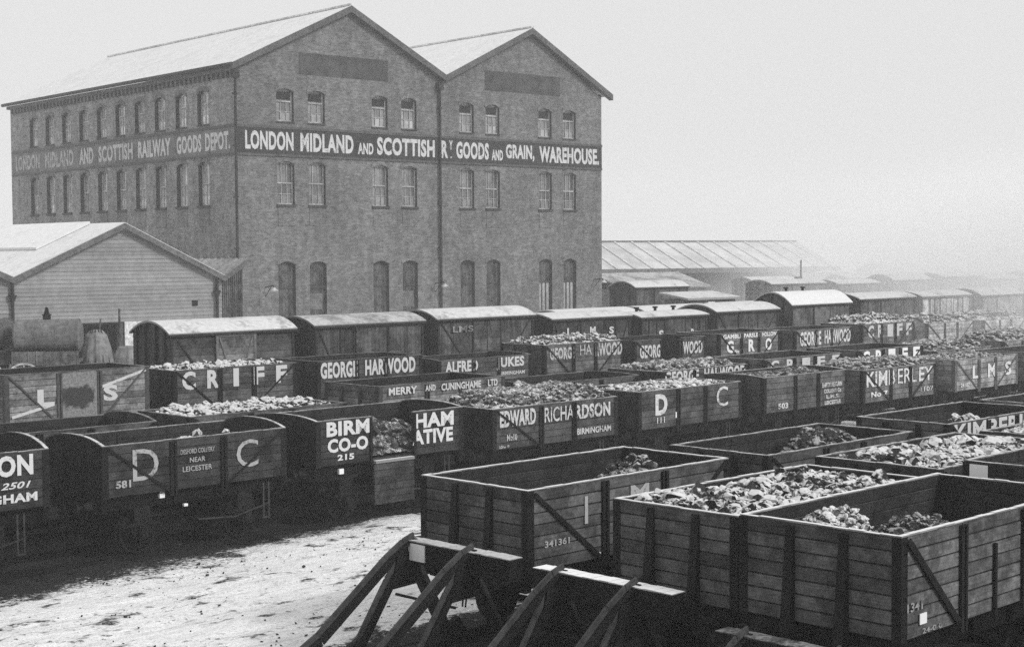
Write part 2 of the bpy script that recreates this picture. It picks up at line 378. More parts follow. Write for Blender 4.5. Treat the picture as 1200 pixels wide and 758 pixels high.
def open_wagon(label, row, s0, s1, ztop, h, body, nplank=None, n0=None, Ww=2.44, doors='closed', rise=0, cap=CAP, diag='\\/', texts=(),
               flap=None, group='open coal wagons standing on the sidings', labels=(), detail=1, iron=None, door=(-.66, .66), letter=None, diag_t=.055, mid_post=False, bolts=False):
    global GAP
    GAP = .013 if n0 is not None else .009; pw = .08 if n0 is not None else .055
    Lw = s1 - s0; iron = iron or IRON; letter = letter or lettering()
    c = CEN[row] if n0 is None else n0 + Ww/2
    rz = RAIL[row]; root = thing('open_wagon', label, 'wagon', W((s0+s1)/2 + OFF.get(row if n0 is None else '', 0), c, rz), ROTZ, group)
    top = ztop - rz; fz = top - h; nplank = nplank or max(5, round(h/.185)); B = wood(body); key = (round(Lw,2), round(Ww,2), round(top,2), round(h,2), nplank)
    rr = random.Random(hash(label) & 0xffff if False else len(label)*31 + int(abs(s0)*100)); d0, d1 = door
    zt = top - .012; near = None
    for sy in (-1, 1):
        y = sy*(Ww/2 - .035)
        for q, (a, b) in enumerate(((-Lw/2+.07, d0-.02), (d1+.02, Lw/2-.07))):
            sd = part('side_boards', key + (sy, q, door, s0), lambda mb: planks(mb, a, b, fz, zt, nplank, y, .07, rr, 'x', -sy), [B, INSIDE], root)
            if sy < 0: near = near or [sd, None]; near[1 if q else 0] = sd
        if doors == 'dropped' and sy < 0:
            def fd(mb): planks(mb, d0, d1, fz-1.12, fz-.08, 6, y-.07, .06, rr)
            fl = part('side_door', key + ('dropped',), fd, wood(body*1.3), root); fl['label'] = 'side door let down and hanging below the opening'
            def fp(mb): mb.box(d0+.02, d1-.02, y-.14, y-.02, fz-.07, fz-.0)
            part('door_sill', key, fp, CAPW, root)
        else:
            def fd(mb, y=y):
                planks(mb, d0, d1, fz, zt - .0, nplank, y + (0.004 if sy < 0 else -.004), .066, rr, 'x', -sy)
            part('side_door', key + (sy, door, s0), fd, [B, INSIDE], root)
    for sx in (-1, 1):
        x = sx*(Lw/2 - .035)
        def fe(mb, x=x):
            planks(mb, -Ww/2+.001, Ww/2-.001, fz, zt if not rise else zt-.04, nplank, x, .07, rr, 'y', -sx)
            if rise:
                n = 12; us = [-Ww/2 + Ww*i/n for i in range(n+1)]
                poly = [(u, zt + round_top(u, Ww, rise)) for u in us] + [(u, zt-.035) for u in reversed(us)]
                mb.prism(poly, lambda u, v, w: (w, u, v), x-.033, x+.033)
        part('end_boards', key + (sx, rise, s0), fe, [wood(body*(.5 if body < .1 and n0 is None else .8)), INSIDE], root)  # ends coloured darker than the sides, painting in their shade
        for py in (-.42, .42):
            def fp(mb, x=x, py=py):
                xo = x + sx*.036
                zz = zt + (round_top(py*1.0, Ww, rise) if rise else 0) - .05
                mb.add([(xo,py-pw,fz-.3),(xo+sx*.17,py-pw,fz-.3),(xo+sx*.03,py-pw*.8,zz),(xo,py-pw*.8,zz),
                        (xo,py+pw,fz-.3),(xo+sx*.17,py+pw,fz-.3),(xo+sx*.03,py+pw*.8,zz),(xo,py+pw*.8,zz)],
                       [(0,1,2,3),(7,6,5,4),(0,4,5,1),(1,5,6,2),(2,6,7,3),(3,7,4,0)])
            part('end_post', key + (sx, py, rise), fp, iron, root)
    part('floor_boards', key, lambda mb: [mb.box(-Lw/2+.07, Lw/2-.07, -Ww/2+.07+i*(Ww-.14)/12, -Ww/2+.062+(i+1)*(Ww-.14)/12, fz-.004, fz+.045) for i in range(12)], wood(.05), root)
    for sy in (-1, 1):
        yo = sy*(Ww/2)
        for sx in (-1, 1):                      # a corner plate wraps each corner
            def cp(mb):
                poly = [(sx*(Lw/2-.14), yo), (sx*(Lw/2-.14), yo+sy*.012), (sx*(Lw/2+.012), yo+sy*.012), (sx*(Lw/2+.012), yo-sy*.13), (sx*(Lw/2), yo-sy*.13), (sx*(Lw/2), yo)]
                mb.prism(poly, lambda u, v, w: (u, v, w), fz-.02, zt-.01)
                if bolts:
                    for k in range(9):
                        z = fz + .08 + k*(h-.16)/8
                        for dx in (.045, .10): mb.cyl((sx*(Lw/2-dx), yo+sy*.005, z), (sx*(Lw/2-dx), yo+sy*.028, z), .013, n=6)
                        mb.cyl((sx*(Lw/2+.006), yo-sy*.06, z), (sx*(Lw/2+.028), yo-sy*.06, z), .013, n=6)
            part('corner_plate', key + (sx, sy, bolts), cp, iron, root)
        ys = (yo, yo+sy*.045)
        for xx in ((d0-.10, d0-.03), (d0+.02, d0+.07), (d1-.07, d1-.02), (d1+.03, d1+.10)) + (((d0+d1)/2-.03, (d0+d1)/2+.03),)*(1 if mid_post else 0):
            if doors == 'dropped' and sy < 0 and d0 < (xx[0]+xx[1])/2 < d1: continue
            tt = zt-.03 if not (mid_post and abs((xx[0]+xx[1])/2-(d0+d1)/2) < .1) else zt-.4
            part('door_strap', key + (sy, round(xx[0], 2)), lambda mb: mb.box(xx[0], xx[1], min(ys), max(ys), fz-.12, tt), iron, root)
        ym = yo + sy*.03
        if '\\' in diag: part('diagonal_strap', key + (sy, 0, diag_t, d0), lambda mb: mb.bar((-Lw/2+.14, ym, zt-.06), (d0-.14, ym, fz+.02), diag_t, .022, (0, 1, 0)), iron, root)
        if '/' in diag: part('diagonal_strap', key + (sy, 1, diag_t, d1), lambda mb: mb.bar((Lw/2-.14, ym, zt-.06), (d1+.14, ym, fz+.02), diag_t, .022, (0, 1, 0)), iron, root)
    z0 = zt
    def strip(a, b, f, seg=.22):
        k = max(1, int((b-a)/seg))
        for i in range(k): f(a + (b-a)*i/k, a + (b-a)*(i+1)/k, rr.uniform(.010, .022))
    for sy in (-1, 1):
        y = sy*(Ww/2-.035); f = lambda mb, a, b: strip(a, b, lambda a, b, t: mb.box(a, b, y-.040, y+.040, z0-.004, z0+t))
        runs = ((-Lw/2, d0-.02), (d1+.02, Lw/2)) if doors == 'dropped' and sy < 0 else ((-Lw/2, Lw/2),)
        for q, (a, b) in enumerate(runs): part('top_capping', key + (sy, q, doors, s0), lambda mb: f(mb, a, b), cap, root)
    for sx in (-1, 1):
        x = sx*(Lw/2-.035)
        def fc(mb):
            if rise:
                n = 16; pts = [(-Ww/2+Ww*i/n) for i in range(n+1)]
                for a, b in zip(pts, pts[1:]): mb.bar((x, a, z0+.008+round_top(a, Ww, rise)), (x, b, z0+.008+round_top(b, Ww, rise)), .08, .024)
            else: strip(-Ww/2+.075, Ww/2-.075, lambda a, b, t: mb.box(x-.040, x+.040, a, b, z0-.004, z0+t))
        part('end_capping', key + (sx, rise, s0), fc, cap, root)
    running_gear(root, Lw, Ww, fz)
    if texts:
        yf = -Ww/2 - (.052 if body == .20 else .022)
        for t in texts:
            mb = MB(); s, x0, x1, zt0, zb0 = t[:5]; bold = t[5] if len(t) > 5 else .025; sh = t[6] if len(t) > 6 else 0
            put_text(mb, s, -Lw/2+x0, -Lw/2+x1, top+zb0, top+zt0, lambda x, z: (x, yf, z), min(bold + .012, .042), sh)
            mb.build('lettering', letter, near[0] if x0 < Lw/2 else near[1])
    if labels:
        for x0, x1, za, zb in labels:
            mb = MB(); mb.box(-Lw/2+x0, -Lw/2+x1, -Ww/2+.10 if zb < -h else -Ww/2-.026, -Ww/2+.17 if zb < -h else -Ww/2-.012, top+zb, top+za)
            mb.build('label_plate', lettering(.8, .4, .1), near[0])
    return root

# ------------------------------------------------------------------ coal
ICO_V = []; ICO_F = []
ROCKS = []
def _ico():
    bm = bmesh.new(); bmesh.ops.create_icosphere(bm, subdivisions=1, radius=1)
    for v in bm.verts: ICO_V.append(v.co.copy())
    for f in bm.faces: ICO_F.append(tuple(v.index for v in f.verts))
    bm.free()
_ico()
def _rocks():
    for k in range(7):
        bm = bmesh.new(); bmesh.ops.create_icosphere(bm, subdivisions=2, radius=1); rr = random.Random(k+50)
        planes = [(Vector((rr.gauss(0,1), rr.gauss(0,1), rr.gauss(0,1))).normalized(), rr.uniform(.42, .72)) for _ in range(12)]
        vs = []
        for v in bm.verts:
            p = v.co.copy()
            for n_, d in planes:                  # broken faces of a coal lump
                e = p.dot(n_) - d
                if e > 0: p -= n_*e
            p *= 1 + .05*mn.noise(v.co*3 + Vector((k*7, 0, 0))) + .03*mn.noise(v.co*8 + Vector((k*7, 0, 0)))
            vs.append(p*1.25)
        ROCKS.append((vs, [tuple(v.index for v in f.verts) for f in bm.faces])); bm.free()
_rocks()
FINE = False
def lump(mb, c, r, rr, mi=0):
    if FINE:
        V, Fc = ROCKS[rr.randrange(7)]; sx, sy, sz = rr.uniform(.8, 1.2), rr.uniform(.7, 1.1), rr.uniform(.6, .95)
        M = Matrix.Rotation(rr.uniform(0, 6.28), 3, 'Z') @ Matrix.Rotation(rr.uniform(-.7, .7), 3, 'X') @ Matrix.Diagonal((sx*r, sy*r, sz*r)); c = Vector(c)
        mb.add([c + M @ v for v in V], Fc, mi); return
    sx, sy, sz = rr.uniform(.6, 1.25), rr.uniform(.6, 1.25), rr.uniform(.4, .95)
    M = Matrix.Rotation(rr.uniform(0, 6.28), 3, 'Z') @ Matrix.Rotation(rr.uniform(-.6, .6), 3, 'X')
    mb.add([Vector(c) + M @ Vector((v.x*sx, v.y*sy, v.z*sz))*r*rr.uniform(.78, 1.18) for v in ICO_V], ICO_F, mi)
COAL = {
 'speckled': snow_on(.045, .6, .50, .62, 5, .5, 'coal_speckled', fine=.5),
 'grey': snow_on(.07, .62, .44, .60, 4, .35, 'coal_greyish', fine=.5),
 'dark': snow_on(.028, .6, .60, .68, 5, .6, 'coal_dark', fine=.5),
 'snowy': snow_on(.022, .56, .43, .50, 1.7, .22, 'coal_snowy', fine=.34),
 'fgsnow': snow_on(.018, .60, .44, .51, 1.9, .5, 'coal_snow_near', fine=.3),
 'fggrey': snow_on(.03, .40, .48, .58, 3.5, .5, 'coal_near', fine=.35),
 'pale': snow_on(.06, .66, .42, .56, 2.6, .35, 'coal_pale', fine=.45),
}
def load(label, root, Lw, Ww, base, kind='speckled', hump=.25, size=(.06, .13), count=420, piles=None, floor=None, tilt=0, x0=0., x1=1., seed=1, edge=.06, name='coal_heap'):
    """a heap of coal inside a wagon. base: height of the coal along the boards, in wagon coordinates"""
    rr = random.Random(seed); a, b = -Lw/2+.075 + x0*(Lw-.15), -Lw/2+.075 + x1*(Lw-.15); w = Ww/2-.075
    def H(x, y):
        if piles is not None:
            z = 0
            for px, py, rx, ry, ph in piles: z = max(z, ph*math.exp(-(((x-px)/rx)**2 + ((y-py)/ry)**2)**1.25*.6))
            z += floor + .03
            return z + .10*mn.noise(Vector((x*3, y*3, seed)))*min(1, max(0, (z-floor-.05)*4))
        ux = min(1, max(0, min(x-a, b-x)/.7)); uy = min(1, (w-abs(y))/.6)
        return base + tilt*(x/Lw) + hump*(ux*(2-ux))*(uy*(2-uy)) + .11*mn.noise(Vector((x*1.3, y*1.3, seed))) + .05*mn.noise(Vector((x*4, y*4, seed)))
    mb = MB(); nx, ny = int((b-a)/.08), int(2*w/.08); g = []
    for i in range(nx+1):
        for j in range(ny+1):
            x = a + (b-a)*i/nx; y = -w + 2*w*j/ny; g.append((x, y, H(x, y) - .03 + rr.uniform(-.02, .02)))
    mb.add(g, [(i*(ny+1)+j, (i+1)*(ny+1)+j, (i+1)*(ny+1)+j+1, i*(ny+1)+j+1) for i in range(nx) for j in range(ny)])
    k = 0; tries = 0
    while k < count and tries < count*12:
        tries += 1
        r = rr.uniform(*size)*(1.5 if rr.random() < .08 else 1); x = rr.uniform(a + r, b - r); y = rr.uniform(-w + r, w - r)
        if piles is not None and H(x, y) < floor + .08 and rr.random() > .05: continue
        lump(mb, (x, y, H(x, y) + r*.2), r, rr); k += 1
    me = mb.mesh(name); o = link(name, me, COAL[kind]); o.location = root.location; o.rotation_euler = root.rotation_euler
    tag(o, label, 'coal', 'coal loads in the wagons'); return o

# ---------- nearest long row (A): eight wagons
G = 'open coal wagons standing on the sidings'
letter = lettering(.58, .07, .4); faint = lettering(.3, .06, .6); bright = lettering(.58, .12, .15)
A = {}
A[0] = open_wagon('dark round-ended wagon cut by the left edge, with big letters SON', 'A', -6.17, -1.17, 2.6, 1.2, .035, rise=.24, diag='',
    texts=[('RICHARDSON', 1.35, 4.64, .0-.06, -.50, .045), ('Return 2501', 2.9, 4.58, -.62, -.76, .01, .3), ('BIRMINGHAM', 2.5, 4.72, -.86, -1.05, .03)], letter=bright)
A[1] = open_wagon('dark round-ended wagon with large thin letters D and C and a small number 581', 'A', .08, 4.95, 2.52, 1.14, .034, rise=.17,
    texts=[('D', .73, 1.38, -.14, -.83, -.01), ('C', 3.45, 4.06, -.18, -.82, -.01), ('581', .31, .68, -.78, -.95), ('DESFORD COLLIERY', 1.95, 2.86, -.25, -.36, .0), ('NEAR', 2.19, 2.60, -.45, -.56, .0), ('LEICESTER', 2.0, 2.78, -.64, -.76, .0)],
    letter=lettering(.34, .07, .4), labels=[(1.47, 1.60, -1.15, -1.30), (2.1, 2.2, -1.5, -1.56)])
A[2] = open_wagon('dark wagon with its middle side door let down, lumps of coal showing in the gap', 'A', 5.85, 10.72, 2.58, 1.12, .032, rise=.1, doors='dropped', diag='',
    texts=[('BIRM', .31, 1.66, -.04, -.40, .04), ('CO-O', .34, 1.61, -.46, -.80, .03), ('215', .64, 1.16, -.86, -1.01), ('HAM', 3.16, 4.52, -.06, -.44, .04), ('ATIVE', 3.08, 4.49, -.48, -.86, .035)],
    letter=bright, labels=[(.79, .93, -1.24, -1.37)])
A[3] = open_wagon('brimful wagon in the nearest long row with a three-panel name over BIRMINGHAM and number 10', 'A', 11.82, 16.92, 2.42, 1.12, .055, diag='\\',
    texts=[('EDWARD', .25, 1.65, -.07, -.52, .035), ('RICHA', 2.0, 3.2, -.10, -.52, .0), ('RDSON', 3.26, 4.76, -.12, -.53, .035), ('BIRMINGHAM', 3.33, 4.79, -.80, -.98, .02), ('No10', .52, .91, -.72, -.90, .02), ('LOAD 10', .23, .60, -1.0, -1.08, .02)], letter=lettering(.5, .07, .45))
A[4] = open_wagon('wagon heaped with coal, bold square D at one end, round C at the other', 'A', 17.87, 22.94, 2.47, 1.15, .065, diag='',
    texts=[('D', .76, 1.33, -.12, -.76, .04), ('111', .84, 1.20, -.82, -1.0, .0), ('C', 3.76, 4.35, -.09, -.72, -.01)], letter=lettering(.55, .08, .4), labels=[(1.72, 1.84, -.72, -.90)])
A[5] = open_wagon('coal-filled wagon numbered 503 with a small block of faint writing by its right end', 'A', 24.17, 29.06, 2.5, 1.18, .085, rise=.07, diag='',
    texts=[('503', .77, 1.34, -.89, -1.08, .03), ('EMPTY RETURN', 3.34, 4.56, -.38, -.54, .03), ('COLLIERY Co', 3.45, 4.5, -.60, -.74, .02), ('L.M.S.', 3.6, 4.4, -.80, -.93, .02), ('LEICESTER', 3.5, 4.5, -1.0, -1.14, .03)], letter=lettering(.5, .1, .45))
A[6] = open_wagon('hazy wagon piled with coal whose tall worn name ends in the letters LEY', 'A', 30.1, 35.1, 2.4, 1.18, .12,
    texts=[('KIMB', .2, 2.1, -.08, -.62, .01), ('ERL', 2.3, 3.6, -.08, -.62, -.01), ('EY', 3.77, 4.76, -.1, -.62, .01), ('No 7', .5, 1.6, -.8, -1.0), ('1107', 3.9, 4.8, -.85, -1.02, -.01)], letter=lettering(.6, .14, .5))
A[7] = open_wagon('pale grey wagon lettered L M S in the nearest long row at the right edge', 'A', 36.56, 41.6, 2.4, 1.2, .24,
    texts=[('L', 1.33, 1.81, -.28, -.78, .02), ('M', 2.55, 3.2, -.26, -.8, .02), ('S', 3.95, 4.48, -.26, -.80, .02), ('24107', .41, 1.1, -.9, -1.06, .02)], letter=bright, iron=plain(.08, 'grey_iron'))
A[8] = open_wagon('grey wagon end just inside the right edge, coupled to the pale lettered one', 'A', 42.6, 47.6, 2.4, 1.2, .16)
load('sparse coal and a plank lying in the wagon lettered D and C', A[1], 4.87, 2.44, 0, 'pale', piles=[(.9, .5, .7, .5, .95), (1.7, .2, .5, .4, .9)], floor=1.36, size=(.10, .2), count=45, seed=2)
load('dark lumps of coal seen through the dropped side door', A[2], 4.87, 2.44, 0, 'speckled', piles=[(0, .2, 1.3, .9, .75), (1.3, .4, .8, .7, .6)], floor=1.44, size=(.07, .17), count=260, seed=3)
load('knobbly grey coal heaped above the three-panel name in the nearest long row', A[3], 5.1, 2.44, 2.34, 'grey', .34, (.06, .14), 620, seed=4)
load('coal under patchy snow between the large D and C', A[4], 5.07, 2.44, 2.24, 'pale', .14, (.06, .15), 520, seed=5)
load('dark coal behind the rounded end of the wagon numbered 503', A[5], 4.89, 2.44, 2.20, 'speckled', .16, (.07, .15), 450, seed=6)
load('pale heaped coal over the worn name ending in LEY', A[6], 5, 2.44, 2.28, 'grey', .22, (.07, .15), 420, seed=7)
load('coal banked against the right edge above the pale lettered wagon', A[7], 5.04, 2.44, 2.22, 'grey', .1, (.07, .14), 300, seed=8)

# ---------- second row (B)
B = {}
B[0] = open_wagon('low empty round-ended wagon at the left edge, behind the nearest row', 'B', -12.2, -7.23, 2.5, 1.0, .07, rise=.15, cap=CAPD)
B[1] = open_wagon('low wagon brimming with snow-crusted coal below the five wide-spaced letters', 'B', -6.27, -1.2, 2.52, 1.05, .075, cap=CAPD)
B[2] = open_wagon('light grey wagon with MERRY AND in thin capitals along its top board', 'B', -.03, 4.97, 2.88, 1.5, .20, diag='', cap=CAPD,
    texts=[('MERRY', .33, 1.40, -.06, -.27, .02), ('AND', 1.72, 2.12, -.07, -.24, .02), ('CUNINGHAME', 2.35, 3.95, -.06, -.27, .02), ('LTD', 4.25, 4.65, -.06, -.26, .02)], letter=lettering(.62, .2, .25), iron=plain(.05, 'dark_strap'))
B[3] = open_wagon('empty wagon in the second row showing only its dark inside behind heaped coal', 'B', 6.14, 11.28, 2.52, 1.1, .07, rise=.05, cap=CAPD)
B[4] = open_wagon('wagon of greyish coal whose bold white name peeps over the square letter D wagon', 'B', 12.49, 17.33, 2.56, 1.15, .08,
    texts=[('GEORGE', .0+.15, 2.0, -.02, -.44, .04), ('HARWOOD', 2.3, 4.7, -.02, -.44, .04)], letter=bright)
B[5] = open_wagon('second-row wagon with five spaced letters directly above the wagon numbered 503', 'B', 18.43, 23.5, 2.65, 1.2, .12,
    texts=[(c, .32+i*1.01, .84+i*1.01, -.06, -.46, .05) for i, c in enumerate('CRIFF')], letter=bright)
B[6] = open_wagon('second-row wagon with five tall bright letters above the heaped wagon lettered LEY', 'B', 24.7, 29.6, 2.67, 1.2, .10,
    texts=[(c, .25+i*.96, .78+i*.96, -.04, -.60, .06) for i, c in enumerate('CRIFF')], letter=lettering(.85, .5, .1))
B[7] = open_wagon('hazy second-row wagon full of coal behind the pale lettered wagon', 'B', 30.6, 35.6, 2.35, 1.1, .16)
B[8] = open_wagon('hazy second-row wagon heaped high at the right edge of the photo', 'B', 36.6, 41.6, 2.5, 1.15, .2)
load('snow-crusted lumps in the low wagon under the five wide-spaced letters at the left', B[1], 5.07, 2.44, 2.36, 'snowy', .10, (.06, .16), 460, seed=12)
load('rough grey coal in the wagon whose name peeps over the square letter D', B[4], 4.84, 2.44, 2.44, 'grey', .16, (.07, .15), 380, seed=14)
load('coal in the hazy second-row wagon behind the pale lettered one', B[7], 5, 2.44, 2.2, 'grey', .3, (.08, .17), 380, seed=17)
load('tall coal heap in the second row at the right edge', B[8], 5, 2.44, 2.35, 'grey', .35, (.08, .18), 380, seed=18)

# ---------- third row (C)
Cw = {}
Cw[0] = open_wagon('pale high-sided wagon at the left with white L, S and slashes, door stained dark', 'C', -5.8, -.96, 3.13, 1.5, .22, cap=CAPD, iron=plain(.06, 'dark_strap2'),
    texts=[('L', 1.02, 1.58, -.5, -1.0, .03), ('S', 3.22, 3.72, -.5, -1.0, .04)], letter=bright, diag='\\/')
for _k, (a, b) in enumerate((((-2.42+.2, 3.13-.36-1.27), (-2.42+1.55, 3.13-.36-.97)), ((-2.42+3.12, 3.13-.36-.56), (-2.42+4.72, 3.13-.36-.11)))):
    part('chalk_slash', ('c0', _k), lambda mb: mb.bar((a[0], -1.247, a[1]), (b[0], -1.247, b[1]), .09, .004, (0, 1, 0)), lettering(.6, .25, .35), Cw[0])
def stain_mat():
    m, nt, b = nodes('tar_stained_boards'); v = coords(nt); sp = nt.nodes.new('ShaderNodeSeparateXYZ'); L(nt, v, sp.inputs[0])
    dx = math_(nt, 'DIVIDE', math_(nt, 'SUBTRACT', sp.outputs[0], -.08), .66); dz = math_(nt, 'DIVIDE', math_(nt, 'SUBTRACT', sp.outputs[2], 1.97), .44)
    d = math_(nt, 'ADD', math_(nt, 'POWER', math_(nt, 'ABSOLUTE', dx), 4), math_(nt, 'MULTIPLY', dz, dz))
    n = noise(nt, v, 3.2, 5, .7); n2 = noise(nt, v, 22, 3, .7)
    f = ramp(nt, math_(nt, 'MULTIPLY_ADD', n, -1.8, math_(nt, 'ADD', d, .9)), .35, .75)
    t = math_(nt, 'MULTIPLY', math_(nt, 'MULTIPLY_ADD', f, .17, .03), ramp(nt, n2, .3, .7, .6, 1.4)); grey(nt, t, b); b.inputs['Roughness'].default_value = .8; return m
part('tar_stain', ('c0',), lambda mb: mb.box(-.58, .58, -1.246, -1.238, 1.30, 2.70), stain_mat(), Cw[0])
def crif(top=-.05, bot=-.65): return [('C', .31, .82, top, bot, .05), ('R', 1.26, 1.73, top, bot, .05), ('I', 2.28, 2.50, top, bot, .06), ('F', 3.09, 3.53, top, bot, .05), ('F', 4.01, 4.47, top, bot, .05)]
Cw[1] = open_wagon('wagon with five wide-spaced block letters in front of the first covered van at the left', 'C', -.06, 4.82, 2.92, 1.3, .085, cap=CAPD, texts=crif(-.05, -.65), letter=bright)
Cw[2] = open_wagon('wagon with a long bold two-word name, right of the wide-spaced letters', 'C', 5.72, 10.56, 2.9, 1.3, .06, diag='', cap=CAPD,
    texts=[('GEORGE', .12, 1.77, -.05, -.62, .03), ('HARWOOD', 2.12, 4.5, -.05, -.62, .035)], letter=bright)
Cw[3] = open_wagon('lower wagon whose two-word name ends in JUKES over small BIRMINGHAM', 'C', 11.38, 16.31, 2.62, 1.1, .085, cap=CAPD, rise=.06, diag='',
    texts=[('ALFRED', .33, 2.02, -.06, -.48, .03), ('JUKES', 3.01, 4.53, -.04, -.54, .035), ('BIRMINGHAM', 3.15, 4.55, -.60, -.74, .02)], letter=bright)
Cw[4] = open_wagon('coal-filled wagon with a worn bold name, in front of the van lettered L M S', 'C', 17.07, 21.84, 2.93, 1.3, .13,
    texts=[('GEORGE', .31, 1.8, -.13, -.62, .03), ('HA', 2.1, 2.8, -.08, -.5, -.01), ('RWOOD', 3.0, 4.71, -.06, -.61, .03)], letter=lettering(.5, .12, .45))
Cw[5] = open_wagon('third-row wagon with a shadowed doorway splitting its bold name, beside the striped-post van', 'C', 22.6, 27.5, 2.86, 1.25, .085, doors='dropped', cap=CAPD,
    texts=[('GEORG', .33, 1.72, -.22, -.78, .03), ('WOOD', 3.25, 4.63, -.18, -.74, .035)], letter=bright)
Cw[6] = open_wagon('third-row wagon with large G R O under a line of small white capitals', 'C', 28.46, 33.15, 2.9, 1.25, .15,
    texts=[('GAMBLE', .28, 1.72, -.05, -.25, .06), ('PARSLEY', 1.86, 3.15, -.05, -.25, .06), ('HOLLOW', 3.26, 4.4, -.05, -.25, .06), ('G', .55, 1.07, -.34, -.90, .06), ('No 7', 1.15, 1.7, -.76, -.92, .04), ('R', 2.2, 2.68, -.34, -.90, .06), ('O', 3.52, 4.02, -.34, -.90, .06)], letter=lettering(.8, .4, .15))
Cw[7] = open_wagon('third-row wagon with a crowded bold name under the tall arched snowy van', 'C', 34.39, 39.3, 2.82, 1.2, .13,
    texts=[('GEORGE', .40, 2.2, -.1, -.78, .02), ('HARWOOD', 2.5, 4.8, -.08, -.74, .02)], letter=lettering(.7, .3, .3))
Cw[8] = open_wagon('third-row wagon with five spaced letters below the two darker hazy vans', 'C', 40.26, 45.3, 2.89, 1.2, .14, texts=[(c, .55+i*.92, 1.1+i*.92, -.08, -.72, .04) for i, c in enumerate('CRIFF')], letter=bright)
Cw[9] = open_wagon('third-row wagon faded almost white by the haze, dark door in its middle', 'C', 46.67, 51.7, 2.7, 1.15, .48)  # near-white body colour stands in for thicker haze
Cw[10] = open_wagon('third-row wagon at the right edge with pale panels between its posts', 'C', 52.84, 57.9, 2.65, 1.15, .55)  # body colour lightened here too, in place of haze
load('snowy coal showing above the five wide-spaced letters', Cw[1], 4.88, 2.44, 2.42, 'snowy', .12, (.06, .14), 380, seed=21)
load('coal above the worn name before the van lettered L M S', Cw[4], 4.77, 2.44, 2.56, 'pale', .16, (.07, .14), 300, seed=24)
load('coal in the third-row wagon under the two darker hazy vans', Cw[8], 5, 2.44, 2.55, 'pale', .25, (.08, .16), 300, seed=28)
load('pale coal in the third-row wagon painted pale for haze', Cw[9], 5, 2.44, 2.34, 'pale', .25, (.08, .16), 260, seed=29)
load('pale coal in the third-row wagon with pale panels', Cw[10], 5, 2.44, 2.3, 'pale', .3, (.08, .16), 260, seed=30)

# ---------- foreground wagons on the three stub sidings
rim = CAPW
F = {}
F[1] = open_wagon('big nearly empty wagon behind the left buffer stop, snow along its rim', 'P', 17.72, 23.1, 2.77, 1.36, .10, n0=17.40, Ww=2.6, cap=rim, diag='\\/', diag_t=.075, bolts=True, door=(-.79, .79), iron=plain(.013, 'old_strap'),
    texts=[('I', 1.36, 1.44, -.25, -.72, .01), ('M', 2.55, 3.05, -.2, -.5, .04), ('341361', .38, .98, -.88, -.99, .01)], letter=lettering(.4, .1, .3), labels=[(1.7, 1.76, -1.25, -1.32), (3.1, 3.16, -1.3, -1.42)])
F[2] = open_wagon('plank-sided wagon brimming with snow-covered lumps behind the middle buffer stop', 'Q', 17.5, 22.6, 2.9, 1.36, .115, n0=13.02, Ww=2.32, cap=rim, diag='\\', bolts=True, iron=plain(.014, 'old_strap'))
F[3] = open_wagon('nearest big plank-sided wagon at the lower right, half empty and dark inside', 'R', 17.16, 22.5, 3.01, 1.36, .12, n0=10.2, Ww=2.52, cap=rim, diag='\\', diag_t=.10, bolts=True, door=(-1.1, .62), mid_post=True, iron=plain(.013, 'old_strap'),
    texts=[('1341', .12, .5, -.88, -1.0, .01), ('24-0-0', .5, 1.0, -1.26, -1.33, .0)], letter=lettering(.34, .10, .45), labels=[(.43, .60, -1.06, -1.20)])
F[4] = open_wagon('wagon coupled beyond the nearly empty one, a coal pile against its far end', 'P', 23.95, 29.2, 2.76, 1.3, .08, n0=17.1, Ww=2.4, cap=CAP, labels=[])
F[5] = open_wagon('wagon piled with big pale snowy lumps, behind the brimming foreground one', 'Q', 23.6, 28.6, 2.9, 1.3, .08, n0=13.3, Ww=2.5, cap=CAP)
F[6] = open_wagon('wagon at the right edge with a white patch painted on its end corner', 'R', 23.6, 28.6, 3.1, 1.36, .06, n0=10.35, Ww=2.5, cap=CAP)
F[7] = open_wagon('foreground-siding wagon near the right edge with tall thin white letters beginning KIM', 'P', 30.65, 35.5, 2.8, 1.25, .13, n0=17.05, Ww=2.35, cap=CAP,
    texts=[('KIMBERLEY', .2, 4.7, -.03, -.46, .02)], letter=bright)
F[8] = open_wagon('last open wagon of the left stub siding, cut by the right edge', 'P', 36.6, 41.6, 2.75, 1.2, .15, n0=17.1, Ww=2.4, cap=CAP)
F[9] = open_wagon('wagon at the right edge behind the pale snowy lumps', 'Q', 29.6, 34.6, 2.85, 1.3, .1, n0=13.3, Ww=2.45, cap=CAP)
def patch(mb):
    x = -2.5-.012-.006; mb.box(x-.004, x, .80, 1.13, 2.82-.66+.05, 2.82-.05)
part('white_patch', ('f6',), patch, lettering(.85, .6, .1), F[6])
FINE = True
load('thin scatter of coal at the far end of the nearly empty wagon', F[1], 5.38, 2.6, 0, 'fggrey', piles=[(1.7, .2, .9, .8, 1.2)], floor=1.31, size=(.04, .12), count=320, seed=31)
load('thick snow-covered coal filling the wagon behind the middle buffer stop', F[2], 5.1, 2.32, 2.66, 'fgsnow', .05, (.035, .13), 1250, seed=32, tilt=-.05)
load('pale heap of fine coal against the far side boards in the nearest half-empty wagon', F[3], 5.34, 2.52, 0, 'pale', piles=[(-1.0, .85, 1.0, .55, 1.22), (-1.8, .3, .7, .7, 1.12)], floor=1.37, size=(.03, .09), count=1000, seed=33)
load('darker heap of coal lying in the middle of the nearest half-empty wagon', F[3], 5.34, 2.52, 0, 'fggrey', piles=[(.0, .15, 1.0, .6, 1.06), (.6, .1, .7, .5, .9)], floor=1.37, size=(.03, .09), count=800, seed=43, x0=.25)
